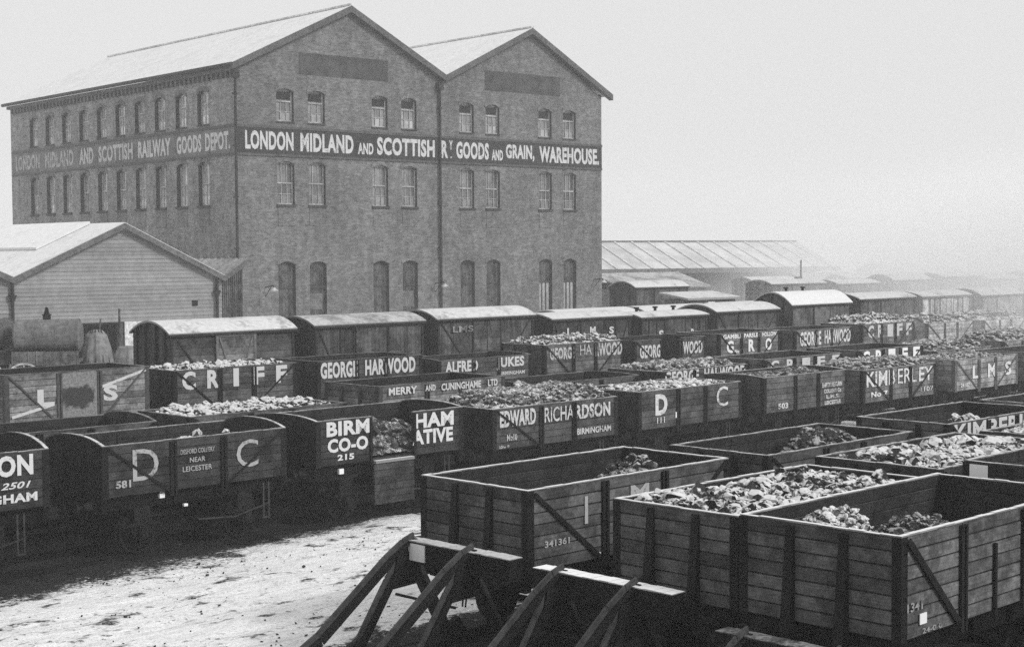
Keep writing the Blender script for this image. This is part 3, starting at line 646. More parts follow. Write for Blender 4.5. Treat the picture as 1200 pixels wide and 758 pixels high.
load('pile of coal at the far end of the wagon beyond the nearly empty one', F[4], 5.25, 2.4, 0, 'fggrey', piles=[(1.3, .15, 1.2, .9, 1.26), (.2, .2, .8, .8, .7)], floor=1.36, size=(.04, .12), count=700, seed=34)
load('big pale snowy lumps behind the brimming foreground wagon', F[5], 5, 2.5, 2.58, 'fgsnow', .12, (.05, .16), 900, seed=35)
load('level pale coal inside the wagon with a white patch on its corner', F[6], 5, 2.5, 2.45, 'pale', .1, (.04, .10), 600, seed=36)
load('small heap in the wagon lettered KIM', F[7], 4.85, 2.35, 0, 'pale', piles=[(-.6, -.5, .8, .5, 1.15)], floor=1.45, size=(.07, .15), count=160, seed=37)
load('snowy coal at the right edge behind the pale lumps', F[9], 5, 2.45, 2.45, 'pale', .2, (.1, .22), 260, seed=39)

FINE = False
# ------------------------------------------------------------------ covered vans
def van(label, s0, s1, eave, body, row='D', rise=.28, style='plain', roof=ROOFSNOW, n0=None, texts=(), rot=ROTZ, loc=None, letter=None, group='covered goods vans', iron=None, vents=0, Ww=2.4, gear=True):
    Lw = s1-s0; rz = RAIL.get(row, .9)
    c = CEN['D'] if n0 is None else n0 + Ww/2
    root = thing('covered_van', label, 'van', loc if loc is not None else W((s0+s1)/2 + OFF['D'], c, rz), rot, group)
    if loc is not None: rz = loc[2]
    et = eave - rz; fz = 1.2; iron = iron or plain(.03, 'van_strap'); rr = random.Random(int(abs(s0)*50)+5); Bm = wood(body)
    def side(mb, sy):
        y = sy*(Ww/2-.03)
        if style in ('v1', 'horizontal', 'v4', 'v6'): planks(mb, -Lw/2+.06, Lw/2-.06, fz, et, 9, y, .06, rr)
        else:
            n = int(Lw/.17)
            for i in range(n): 
                j = rr.uniform(-.004, .004); a = -Lw/2+.06 + (Lw-.12)*i/n; mb.box(a+.005, a+(Lw-.12)/n-.005, y-.03+j, y+.03+j, fz, et)
    near = None
    for sy in (-1, 1):
        mb = MB(); side(mb, sy); o = mb.build('side_boards', Bm, root); near = near or o
    def arc(y): return rise*(1-(abs(y)/(Ww/2+.08))**2)
    for sx in (-1, 1):
        mb = MB(); x = sx*(Lw/2-.03); n = 14
        for i in range(n):
            a = -Ww/2 + Ww*i/n; b = -Ww/2 + Ww*(i+1)/n; j = rr.uniform(-.004, .004)
            mb.prism([(a+.005, fz), (b-.005, fz), (b-.005, et+arc(b)-.02), (a+.005, et+arc(a)-.02)], lambda u, v, w: (w, u, v), x-.03+j, x+.03+j)
        mb.build('end_boards', wood(body*.8), root)
        for py in (-.7, 0, .7) if style != 'v1' else (-.9, -.35, .35, .9):
            mb = MB(); xo = sx*(Lw/2); mb.box(min(xo, xo+sx*.09), max(xo, xo+sx*.09), py-.05, py+.05, fz-.2, et+arc(py)-.03); mb.build('end_post', iron, root)
    mb = MB(); n = 12; ov = .1; top = []; bot = []
    for i in range(n+1):
        y = -(Ww/2+ov) + (Ww+2*ov)*i/n; z = et + .0 + rise*(1-(abs(y)/(Ww/2+ov))**2); top.append((y, z+.07)); bot.append((y, z+.0))
    mb.prism(top + bot[::-1], lambda u, v, w: (w, u, v), -Lw/2-.1, Lw/2+.1)
    mb.build('roof', roof, root)
    mb = MB(); mb.box(-Lw/2-.1, Lw/2+.1, -Ww/2-ov-.03, -Ww/2-ov+.01, et-.05, et+.03); mb.build('cornice', iron, root)
    for i in range(vents):
        mb = MB(); x = -Lw*.28 + i*Lw*.28; mb.cyl((x, 0, et+rise+.05), (x, 0, et+rise+.22), .07, n=10); mb.cyl((x, 0, et+rise+.2), (x, 0, et+rise+.28), .13, n=10); mb.build('roof_vent', IRON, root)
    y = -Ww/2 - .012; ym = y - .012
    br = MB()
    def v_(x, w=.06): br.box(x-w/2, x+w/2, ym-.02, y+.012, fz-.05, et-.02)
    def d_(xa, za, xb, zb, w=.05): br.bar((xa, ym, za), (xb, ym, zb), w, .03, (0, 1, 0))
    for x in (-Lw/2+.05, Lw/2-.05): v_(x, .1)
    if style == 'v1':
        mb = MB(); planks(mb, -.72, .82, fz, et-.05, 9, y-.02, .04, rr); dr = mb.build('side_door', wood(body*2.0), root); dr['label'] = 'lighter side door with crossed braces'
        fr = MB()
        for x in (-.76, .86): fr.box(x-.05, x+.05, y-.07, y, fz, et)
        fr.box(-.72, .82, y-.065, y-.04, et-.12, et-.03)
        fr.bar((-.66, y-.06, et-.15), (.02, y-.06, fz+.1), .06, .03, (0,1,0)); fr.bar((.76, y-.06, et-.15), (.08, y-.06, fz+.1), .06, .03, (0,1,0)); fr.build('door_frame', plain(.14, 'door_rail'), dr)
        d_(-Lw/2+.3, et-.2, -.85, fz+.1)
    elif style == 'v2':
        for i in range(2):
            mb = MB(); a = -.75 + i*1.65
            for k in range(8): mb.box(a+k*.19, a+k*.19+.18, y-.045, y-.01, fz+.05, et-.12)
            dr = mb.build('side_door', wood(body*1.5), root)
        br.box(-.8, 2.55, y-.07, y, et-.12, et-.05); v_(-.85); v_(-1.5); v_(.85); d_(-Lw/2+.15, et-.05, -1.55, fz+.1)
    elif style in ('v3', 'v6'):
        mb = MB(); planks(mb, -.75, .75, fz, et-.1, 9, y-.01, .03, rr); mb.build('side_door', wood(body*1.15), root)
        for x in (-.8, 0, .8): v_(x)
        d_(-Lw/2+.15, et-.05, -.85, fz+.1); d_(Lw/2-.15, et-.05, .85, fz+.1); d_(-.75, fz+.1, -.1, et-.1); d_(.75, fz+.1, .1, et-.1)
    elif style == 'v4':
        mb = MB(); planks(mb, -.7, .7, fz, et-.1, 9, y-.01, .03, rr); mb.build('side_door', wood(body*1.1), root)
        for x in (-.75, .75, -1.6, 1.6): v_(x)
        d_(-Lw/2+.1, et-.05, -1.65, fz+.1); d_(-1.55, fz+.1, -.8, et-.05); d_(Lw/2-.1, et-.05, 1.65, fz+.1); d_(1.55, fz+.1, .8, et-.05); d_(-.7, et-.1, 0, fz); d_(.7, et-.1, 0, fz)
    elif style == 'posts':
        mb = MB(); mb.box(-.7, .7, y-.03, y-.006, fz, et-.1); mb.build('side_door', wood(body*1.1), root)
        for x in (-1.9, -1.35, -.75, -.1, .5, .75, 1.35, 1.9): v_(x, .07)
    else:
        mb = MB(); mb.box(-.7, .7, y-.03, y-.006, fz, et-.1); mb.build('side_door', wood(body*1.08), root)
        for x in (-.75, .75): v_(x, .07)
    br.build('brace', iron, root)
    if texts:
        mb = MB()
        for t in texts:
            mb = MB(); put_text(mb, t[0], -Lw/2+t[1], -Lw/2+t[2], et+t[4], et+t[3], lambda u, v: (u, y-.055, v), t[5] if len(t) > 5 else .04)
            mb.build('lettering', letter or bright, near)
    if gear: running_gear(root, Lw, Ww, fz)
    return root
van('arch-roofed van at the left with a paler braced side door', -.05, 5.25, 3.83, .085, rise=.42, style='v1', roof=ROOFSNOW)
van('dark van with two paler sliding doors in front of the warehouse corner', 6.22, 11.64, 3.88, .06, style='v2', roof=ROOFGREY, vents=0, rise=.33)
van('van with slanting braces and faint L M S, third from the left', 12.41, 17.95, 3.91, .085, style='v3', roof=ROOFSNOW, rise=.36, texts=[('LMS', .8, 1.95, -.26, -.52, .02)], letter=faint)
van('van with zigzag braces spelling L M S in well spaced white letters', 19.14, 24.3, 3.67, .075, style='v4', roof=ROOFSNOW, rise=.22, texts=[('L', .88, 1.18, -.36, -.72), ('M', 2.37, 2.75, -.36, -.70), ('S', 3.67, 3.98, -.40, -.72)])
van('van with many upright posts, a white S and three dark roof vents', 25.1, 30.0, 3.54, .07, style='posts', roof=ROOFSNOW, rise=.2, texts=[('S', 1.2, 1.55, -.58, -1.0), ('R', 3.6, 3.9, -.6, -1.0)], vents=3)
van('van with V-shaped braces just left of the tall arched one', 30.75, 35.9, 3.62, .09, style='v6', roof=ROOFSNOW, rise=.35)
for _l, _s in (('van in the next siding whose pale roof shows above the white letters', 54.4), ('van in the next siding showing its pale roof above the upright posts', 60.6), ('van in the next siding, pale roof left of the tall arched one', 66.9)):
    van(_l, 0, 5.6, 3.42, .09, rise=.32, loc=W(_s+2.8, 52.0, .42), rot=ROTZ, group='covered goods vans', roof=snow_on(.28, .58, .25, .45, 1.2, .1, 'pale_snow_roof'))
van('tall van with a strongly arched snow-white roof', 37.1, 42.6, 3.77, .13, rise=.66, roof=snow_on(.35, .66, .2, .42, 1.2, .1, 'bright_snow_roof'), vents=2)
van('dark hazy van right of the tall arched one', 43.55, 49.3, 3.9, .11, rise=.3, style='plain')
van('pale panelled van, second from the right edge', 50.05, 55.7, 3.88, .6, rise=.28, style='posts', iron=plain(.12, 'pale_strap'))  # pale van, its body lightened further to stand for haze
van('hazy grey van cut by the right edge of the photo', 57.05, 62.5, 3.78, .36, rise=.4)  # body lightened in place of thicker haze

# ------------------------------------------------------------------ walls with real openings
def wall(mb, x0, x1, z0, z1, ops, fn, depth=.35, mi=0):
    """ops: (u0,u1,v0,v1,rise). fn(u,v,w): w inward."""
    us = sorted({x0, x1, *[o[0] for o in ops], *[o[1] for o in ops]}); vs = sorted({z0, z1, *[o[2] for o in ops], *[o[3] for o in ops]})
    for a, b in zip(us, us[1:]):
        for c, d in zip(vs, vs[1:]):
            mu, mv = (a+b)/2, (c+d)/2
            if any(o[0] < mu < o[1] and o[2] < mv < o[3] for o in ops): continue
            mb.add([fn(a, c, 0), fn(b, c, 0), fn(b, d, 0), fn(a, d, 0)], [(0, 1, 2, 3)], mi)
    for u0, u1, v0, v1, r in ops:
        n = 8; arc = [(u0 + (u1-u0)*i/n, v1 - r*(2*i/n-1)**2) for i in range(n+1)]
        for (a, za), (b, zb) in zip(arc, arc[1:]):
            mb.add([fn(a, za, 0), fn(b, zb, 0), fn(b, v1, 0), fn(a, v1, 0)], [(0, 1, 2, 3)], mi)
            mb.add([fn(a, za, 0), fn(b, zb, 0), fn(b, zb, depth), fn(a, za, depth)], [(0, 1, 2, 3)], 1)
        for p, q in (((u0, v0), (u0, v1-r)), ((u1, v0), (u1, v1-r)), ((u0, v0), (u1, v0))):
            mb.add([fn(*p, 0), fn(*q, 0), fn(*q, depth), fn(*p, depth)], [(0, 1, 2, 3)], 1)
def arch_ring(mb, o, fn, w=.0):
    u0, u1, v0, v1, r = o; n = 8
    for i in range(n):
        a = u0-.08 + (u1-u0+.16)*i/n; b = u0-.08 + (u1-u0+.16)*(i+1)/n
        za = v1 - r*(2*i/n-1)**2; zb = v1 - r*(2*(i+1)/n-1)**2
        mb.add([fn(a, za, -.03), fn(b, zb, -.03), fn(b, zb+.24, -.03), fn(a, za+.24, -.03), fn(a, za, 0.02), fn(b, zb, 0.02), fn(b, zb+.24, 0.02), fn(a, za+.24, 0.02)],
               [(0,1,2,3),(0,4,5,1),(2,6,7,3),(1,5,6,2),(3,7,4,0)])
# ------------------------------------------------------------------ warehouse
THB = .7858 + .0641; ROTB = math.pi/2 - THB
def warehouse():
    root = thing('warehouse', 'tall twin-gabled brick warehouse with painted name bands', 'warehouse', (-16.05, 90.08, .9), ROTB)
    Z = .9; Lf, Ls = 29.95, 31.6
    BR = brick(.108); BR2 = brick(.175, 'side_brick')  # side brick lighter than the front: haze put into its colour
    ff = lambda u, v, w: (u, w, v - Z); fs = lambda u, v, w: (w, u, v - Z)
    xs = [2.78, 5.03, 9.79, 12.10]; xs = xs + [x+14.1 for x in xs]; wd = 1.22
    front = []; kinds = []
    for x in xs:
        front += [(x, x+wd, 14.52, 16.48, .2), (x, x+wd, 9.57, 12.16, .2), (x, x+wd, 1.4, 6.15, .22)]; kinds += ['top', 'mid', 'door']
    side = []; sk = []
    for i in range(11):
        if i == 10: continue
        x = 3.12 + 2.655*i; side += [(x, x+1.3, 14.4, 16.45, .22), (x, x+1.3, 9.55, 12.19, .22), (x, x+1.3, 2.2, 6.2, .22)]; sk += ['top', 'mid', 'low']
    mb = MB(); wall(mb, 0, Lf, Z-.5, 17.55, front, ff); JB = brick(.045, 'reveal_shade')  # reveals get a darker brick: their shade is put into the colour
    for a, p, b in ((0, 8.07, 15.5), (15.5, 23.07, Lf)):
        sl = (21.55-17.55)/(p-a) if a == 0 else (21.55-17.95)/(p-a)
        mb.add([ff(a, 17.55, 0), ff(b, 17.55, 0), ff(b, 17.95 if b < 20 else 17.55, 0), ff(p, 21.5, 0), ff(a, 17.55 if a == 0 else 17.95, 0)], [(0, 1, 2, 3, 4)])
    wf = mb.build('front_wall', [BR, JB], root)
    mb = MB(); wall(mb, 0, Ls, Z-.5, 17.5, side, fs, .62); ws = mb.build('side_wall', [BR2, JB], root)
    mb = MB(); mb.box(Lf-.01, Lf, .01, Ls, -.5, 16.9); mb.box(0.01, Lf-.01, Ls-.3, Ls, -.5, 16.6); mb.build('rear_walls', BR, root)
    FRM = plain(.33, 'sash_paint'); SILL = plain(.05, 'sill_stone'); DOORP = wood(.075, 'loading_door')
    def window(o, kind, fn, glass, parent, frame=FRM, nb=2):
        u0, u1, v0, v1, r = o; f = MB(); d = .22 if fn is ff else .30
        def fb(a, b, c, e, w0=d-.03, w1=d+.05): f.prism([(a, c), (b, c), (b, e), (a, e)], fn, w0, w1)
        fb(u0, u0+.09, v0, v1); fb(u1-.09, u1, v0, v1); fb(u0+.09, u1-.09, v0, v0+.09); fb(u0+.09, u1-.09, v1-.12, v1)
        zm = v0 + (v1-v0)*(.5 if kind == 'mid' else .62); fb(u0+.09, u1-.09, zm-.04, zm+.04)
        for i in range(1, nb+1):
            uu = u0 + (u1-u0)*i/(nb+1); fb(uu-.02, uu+.02, v0+.09, v1-.12, d, d+.03)
        for zz in (v0+(zm-v0)*.5,): fb(u0+.09, u1-.09, zz-.018, zz+.018, d+.001, d+.031)
        w = f.build('window', frame, parent)
        m_ = MB(); arch_ring(m_, o, fn); m_.build('arch', brick(.11, 'arch_brick'), w)
        g = MB(); cells = []
        us = [u0+.09] + [u0+(u1-u0)*i/(nb+1) for i in range(1, nb+1)] + [u1-.09]; vs_ = [v0+.09, v0+(zm-v0)*.5, zm, v1]
        for a, b in zip(us, us[1:]):
            for c, e in zip(vs_, vs_[1:]): g.prism([(a, c), (b, c), (b, e), (a, e)], fn, d+.05, d+.06)
        g.build('pane', glass, w)
        if kind == 'top' and fn is ff:                 # open hopper light, dark inside
            h = MB(); h.prism([(u0+.16, zm+.12), (u1-.16, zm+.12), (u1-.16, zm+.55), (u0+.16, zm+.55)], fn, d-.02, d+.01); h.build('open_light', plain(.02, 'dark_inside'), w)
        if kind == 'mid':
            s = MB(); s.prism([(u0-.06, v0-.14), (u1+.06, v0-.14), (u1+.06, v0), (u0-.06, v0)], fn, -.1, .2); s.build('sill', SILL, w)
            s = MB(); s.prism([(u0+.02, 8.3), (u1-.02, 8.3), (u1-.02, v0-.16), (u0+.02, v0-.16)], fn, -.03, .02); s.build('apron_panel', brick(.10 if fn is ff else .14, 'apron_brick'), w)
        else:
            s = MB(); s.prism([(u0-.03, v0-.09), (u1+.03, v0-.09), (u1+.03, v0), (u0-.03, v0)], fn, -.06, .2); s.build('sill', SILL, w)
        return w
    GT, GM, GS, GN = glassy(.27), glassy(.15), glassy(.24), glassy(.06)
    for o, k in zip(front, kinds):
        if k == 'door':
            u0, u1, v0, v1, r = o; d = MB(); w = .24
            for i in range(6):
                a = u0 + (u1-u0)*i/6; d.prism([(a+.005, v0), (a+(u1-u0)/6-.005, v0), (a+(u1-u0)/6-.005, v1), (a+.005, v1)], ff, w, w+.05)
            dr = d.build('loading_door', DOORP, root)
            m_ = MB(); arch_ring(m_, o, ff); m_.build('arch', brick(.11, 'arch_brick'), dr)
            t = MB(); t.prism([(u0, 4.52), (u1, 4.52), (u1, 4.64), (u0, 4.64)], ff, w-.06, w); t.build('transom', plain(.05, 'dark_rail'), dr)
            if xs.index(u0) in (1, 3): 
                t = MB(); t.prism([(u0+.15, 3.2), (u1-.2, 3.2), (u1-.2, 4.2), (u0+.15, 4.2)], ff, w-.03, w); t.build('wicket', plain(.12, 'grey_board'), dr)
            if xs.index(u0) in (6, 7):
                t = MB()
                for i in range(3): t.prism([(u0+.12+i*.36, 1.6), (u0+.34+i*.36, 1.6), (u0+.34+i*.36, 4.5), (u0+.12+i*.36, 4.5)], ff, w-.03, w)
                t.build('pale_slats', plain(.3, 'pale_slat'), dr)
        else: window(o, k, ff, GT if k == 'top' else GM, root)
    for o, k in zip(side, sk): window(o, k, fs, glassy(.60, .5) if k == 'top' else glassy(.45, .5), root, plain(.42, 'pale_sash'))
    # name bands
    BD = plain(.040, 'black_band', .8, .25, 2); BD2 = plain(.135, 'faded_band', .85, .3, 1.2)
    mb = MB(); mb.box(-.04, Lf-.02, -.05, 0, 12.55-Z, 14.06-Z); bf = mb.build('name_band', BD, root)
    mb = MB(); mb.box(-.05, 0, .0, Ls-.3, 12.55-Z, 14.06-Z); bs = mb.build('name_band', BD2, root)
    mb = MB(); S = plain(.065, 'string_course')
    for a, b in ((14.06, 14.22), (12.42, 12.55)): mb.box(-.09, Lf, -.09, 0, a-Z, b-Z); mb.box(-.092, 0, 0.001, Ls-.2, a-Z+.002, b-Z-.002)
    mb.build('string_course', S, root)
    LW = lettering(.52, .12, .35); mb = MB(); fl = lambda u, v: (u, -.056, v-Z); zb, zt = 12.78, 13.90
    sx = lambda px: {0: 0}[0]
    def T(s, a, b, small=False, zz=None):
        z0, z1 = (zb, zt) if not small else (zb, zb+.70)
        mb = MB(); put_text(mb, s, a, b, z0, z1, fl, .042); mb.build('lettering', LW, bf)
    # extents measured along the wall, metres from the corner
    for s, a, b, sm in (('LONDON', .57, 3.93, 0), ('MIDLAND', 4.42, 8.33, 0), ('AND', 8.66, 9.85, 1), ('SCOTTISH', 10.13, 14.75, 0), ('R', 15.3, 15.85, 0), ('GOODS', 16.55, 19.35, 0), ('AND', 19.6, 20.6, 1), ('GRAIN,', 20.85, 23.45, 0), ('WAREHOUSE.', 23.9, 29.65, 0)):
        T(s, a, b, sm)
    mb = MB(); put_text(mb, 'Y', 15.95, 16.25, zb+.55, zt+.04, fl, .03); mb.build('lettering', LW, bf); mb = MB(); put_text(mb, '.', 16.05, 16.17, zb, zb+.12, fl, .03); mb.build('lettering', LW, bf)
    # side: written from the far (left) end to the corner, so it runs backwards along local y
    fl2 = lambda u, v: (-.056, Ls - .9 - u, v-Z); tot = Ls - 1.5
    def words(ws, f0, f1, paint):
        for s, a, b in ws: m2 = MB(); put_text(m2, s, a*tot, b*tot, 12.78, 13.86, fl2, .04); m2.build('lettering', paint, bs)
    words([('LONDON', .0, .135), ('MIDLAND', .165, .315)], 0, 0, lettering(.38, .13, .5, 'faded_white'))
    words([('AND', .345, .415), ('SCOTTISH', .44, .60)], 0, 0, lettering(.46, .13, .4, 'faded_white'))
    words([('RAILWAY', .625, .765), ('GOODS', .79, .89), ('DEPOT.', .905, 1.0)], 0, 0, lettering(.52, .13, .3, 'faded_white'))
    # painted-out panels in the gables
    for a, b in ((4.41, 11.08), (19.08, 25.91)):
        mb = MB(); mb.box(a, b, -.012, -.001, 17.40-Z, 18.72-Z); mb.build('blank_panel', plain(.060, 'painted_out', .9, .35, 1.2), wf)
    # corbels under the eaves of the side wall
    mb = MB()
    for i in range(58): mb.box(-.22, 0, .1+i*.54, .32+i*.54, 16.95-Z, 17.3-Z)
    mb.box(-.3, .05, -.02, Ls, 17.3-Z, 17.52-Z); mb.build('corbel_table', brick(.08, 'corbel_brick'), ws)
    # roofs: two ridges running back
    RM = snow_on(.56, .73, .25, .60, .6, .1, 'snowy_slates', fine=.5, island=.1)
    mb = MB(); t = .14
    for a, za, p, zp, b, zb_ in ((-.42, 17.62, 8.07, 21.72, 15.52, 18.02), (15.52, 18.02, 23.07, 21.72, 30.75, 17.70)):
        for (u0, w0), (u1, w1) in (((a, za), (p, zp)), ((p, zp), (b, zb_))):
            mb.prism([(u0, w0-Z), (u1, w1-Z), (u1, w1+t-Z), (u0, w0+t-Z)], lambda u, v, w: (u, w, v), -.36, Ls+.3)
    rf = mb.build('roof', RM, root)
    mb = MB()
    for a, za, b, zb_ in ((-.42, 17.62, 8.07, 21.72), (8.07, 21.72, 15.52, 18.02), (15.52, 18.02, 23.07, 21.72), (23.07, 21.72, 30.75, 17.70)):
        mb.prism([(a, za-Z-.30), (b, zb_-Z-.30), (b, zb_-Z+.10), (a, za-Z+.10)], lambda u, v, w: (u, w, v), -.40, -.362)
        mb.prism([(a, za-Z-.30), (b, zb_-Z-.30), (b, zb_-Z-.002), (a, za-Z-.002)], lambda u, v, w: (u, w, v), -.36, -.01)
    mb.build('bargeboard', plain(.075, 'barge_paint'), rf)
    mb = MB()
    for p in (8.07, 23.07): mb.box(p-.12, p+.12, -.36, Ls+.3, 21.84-Z, 21.95-Z)
    mb.build('ridge_tiles', plain(.6, 'ridge_tile'), rf)
    mb = MB(); mb.cyl((-.48, -.36, 17.62-Z), (-.48, Ls+.3, 17.62-Z), .12, n=8); mb.build('gutter', plain(.05, 'gutter_iron'), rf)
    for x in (-.12, 15.12):
        mb = MB(); top = 17.3 if x < 1 else 17.6
        mb.tube([(x, -.16, .1), (x, -.16, top-Z-.4)], .085); mb.box(x-.2, x+.2, -.34, -.02, top-Z-.45, top-Z)
        for z in (3, 6, 9, 12, 15): mb.box(x-.13, x+.13, -.2, 0, z, z+.1)
        mb.build('drainpipe', IRON2, root)
    mb = MB(); mb.box(15.5, 15.62, -.03, -.002, 17.35-Z, 17.95-Z); mb.build('rust_streak', plain(.3, 'lime_streak'), wf)
    for x in (1.85, 14.75, 29.15):
        mb = MB(); mb.tube([(x, 0, 3.75), (x+.1, -.7, 3.85), (x-.1, -1.1, 3.75)], .03); mb.tube([(x, 0, 3.2), (x+.05, -.6, 3.8)], .02)
        br = mb.build('lamp_bracket', IRON, root)
        mb = MB(); mb.cyl((x-.1, -1.1, 3.75), (x-.1, -1.1, 3.55), .05, .26, 12); mb.build('lamp_shade', plain(.45, 'enamel_shade'), br)
warehouse()

# ------------------------------------------------------------------ boarded goods shed on the left
def shed():
    Z = .9; root = thing('goods_shed', 'boarded goods shed with low gables in front of the warehouse side', 'shed', (-13.90, 79.0, Z), ROTB)
    BD = plain(.225, 'weatherboard', .8, .14, 3, island=.3)
    D = 22.0
    def rakeline(x):
        pts = [(-18.0, 8.05), (-12.28, 5.50), (-6.65, 8.0), (-1.17, 5.42), (.05, 6.22)]
        for (a, za), (b, zb) in zip(pts, pts[1:]):
            if a <= x <= b: return za + (zb-za)*(x-a)/(b-a)
        return 5.5
    mb = MB(); z = 3.38; rr = random.Random(4)
    while z < 8.0:
        h = .19; segs = []
        for lo, hi, pk in ((-18.0, -12.3, -18), (-12.26, -1.18, -6.65)):
            xs = [lo + (hi-lo)*i/160 for i in range(161)]; ok = [x for x in xs if rakeline(x) > z+h*.6]
            if len(ok) > 2:
                a, b = min(ok), max(ok); j = rr.uniform(0, .012)
                mb.add([(a, -.03-j, z-Z), (b, -.03-j, z-Z), (b, .0-j, z+h-Z), (a, .0-j, z+h-Z), (a, .05, z-Z), (b, .05, z-Z), (b, .05, z+h-Z), (a, .05, z+h-Z)],
                       [(0,1,2,3),(4,5,6,7),(0,4,5,1),(3,2,6,7),(0,3,7,4),(1,5,6,2)])
        z += h
    mb.build('weatherboarding', BD, root)
    mb = MB()                                           # corrugated end of the lean-to bay
    for i in range(10):
        x = -1.15 + i*.12; mb.prism([(x, .3), (x+.09, .3), (x+.09, rakeline(x+.09)-Z-.1), (x, rakeline(x)-Z-.1)], lambda u, v, w: (u, w, v), -.05, .05)
    mb.box(-1.15, .05, .0, .06, 0, 4.4); mb.box(0, .05, 0.06, D, 0, 5.1)
    mb.build('lean_to_boards', wood(.085, 'tarred_board'), root)
    RM = snow_on(.40, .70, .25, .5, .5, .1, 'shed_snow_roof', fine=.3); mb = MB(); t = .1
    segs = (((-18.0, 8.10), (-12.28, 5.56)), ((-12.28, 5.56), (-6.65, 8.10)), ((-6.65, 8.10), (-1.17, 5.48)))
    for (a, za), (b, zb) in segs: mb.prism([(a, za-Z), (b, zb-Z), (b, zb+t-Z), (a, za+t-Z)], lambda u, v, w: (u, w, v), -.3, D)
    rf = mb.build('roof', RM, root)
    mb = MB(); mb.prism([(-1.17, 5.48-Z), (.12, 6.28-Z), (.12, 6.38-Z), (-1.17, 5.58-Z)], lambda u, v, w: (u, w, v), -.3, D)
    for i in range(30): mb.prism([(-1.15, 5.60-Z), (.1, 6.37-Z), (.1, 6.42-Z), (-1.15, 5.65-Z)], lambda u, v, w: (u, w, v), -.2+i*.7, .1+i*.7)
    mb.build('lean_to_roof', plain(.24, 'sheet_roof'), root)
    mb = MB()
    for (a, za), (b, zb) in segs + (((-1.17, 5.48), (.12, 6.28)),):
        mb.prism([(a, za-.22-Z), (b, zb-.22-Z), (b, zb+.06-Z), (a, za+.06-Z)], lambda u, v, w: (u, w, v), -.35, -.302)
    mb.build('bargeboard', plain(.10, 'shed_barge'), rf)
    # raised sheets further back on the slope
    mb = MB(); mb.prism([(-9.6, 6.77-Z+.12), (-6.75, 8.06-Z+.12), (-6.75, 8.06-Z+.24), (-9.6, 6.77-Z+.24)], lambda u, v, w: (u, w, v), 3.2, D-1)
    mb.build('raised_roof_sheets', snow_on(.5, .76, .2, .5, .5, .1, 'upper_snow', fine=.3), rf)
    for x in (-12.3, -1.55):
        mb = MB(); mb.tube([(x, -.18, 0), (x, -.18, 3.7)], .08); mb.cyl((x, -.18, 3.6), (x, -.18, 3.9), .1, .2, 10); mb.tube([(x, -.18, 3.9), (x, -.18, 4.5)], .09); mb.build('drainpipe', IRON2, root)
    mb = MB(); mb.box(-18, 0, .06, .3, 3.30-Z, 3.5-Z+.0); 
    for x in (-14.5, -9.2, -6.75, -1.3): mb.box(x-.12, x+.12, .08, .32, 0, 2.45)
    mb.build('opening_frame', plain(.06, 'shed_post'), root)
    mb = MB(); mb.box(-18, -.05, D-.4, D, 0, 4.4); mb.box(-18, -9.4, .5, .6, 0, 2.4); mb.build('back_wall', plain(.10, 'shed_inside'), root)
    mb = MB(); mb.box(-6.6, -4.7, -.02, .05, .1, 2.50); mb.box(-4.0, -1.62, -.02, .05, .1, 2.44); mb.build('canvas_screen', plain(.5, 'pale_canvas'), root)
    mb = MB(); mb.box(-2.9, -2.6, -.07, -.03, 3.15, 3.42); mb.build('air_vent', IRON, root)
shed()

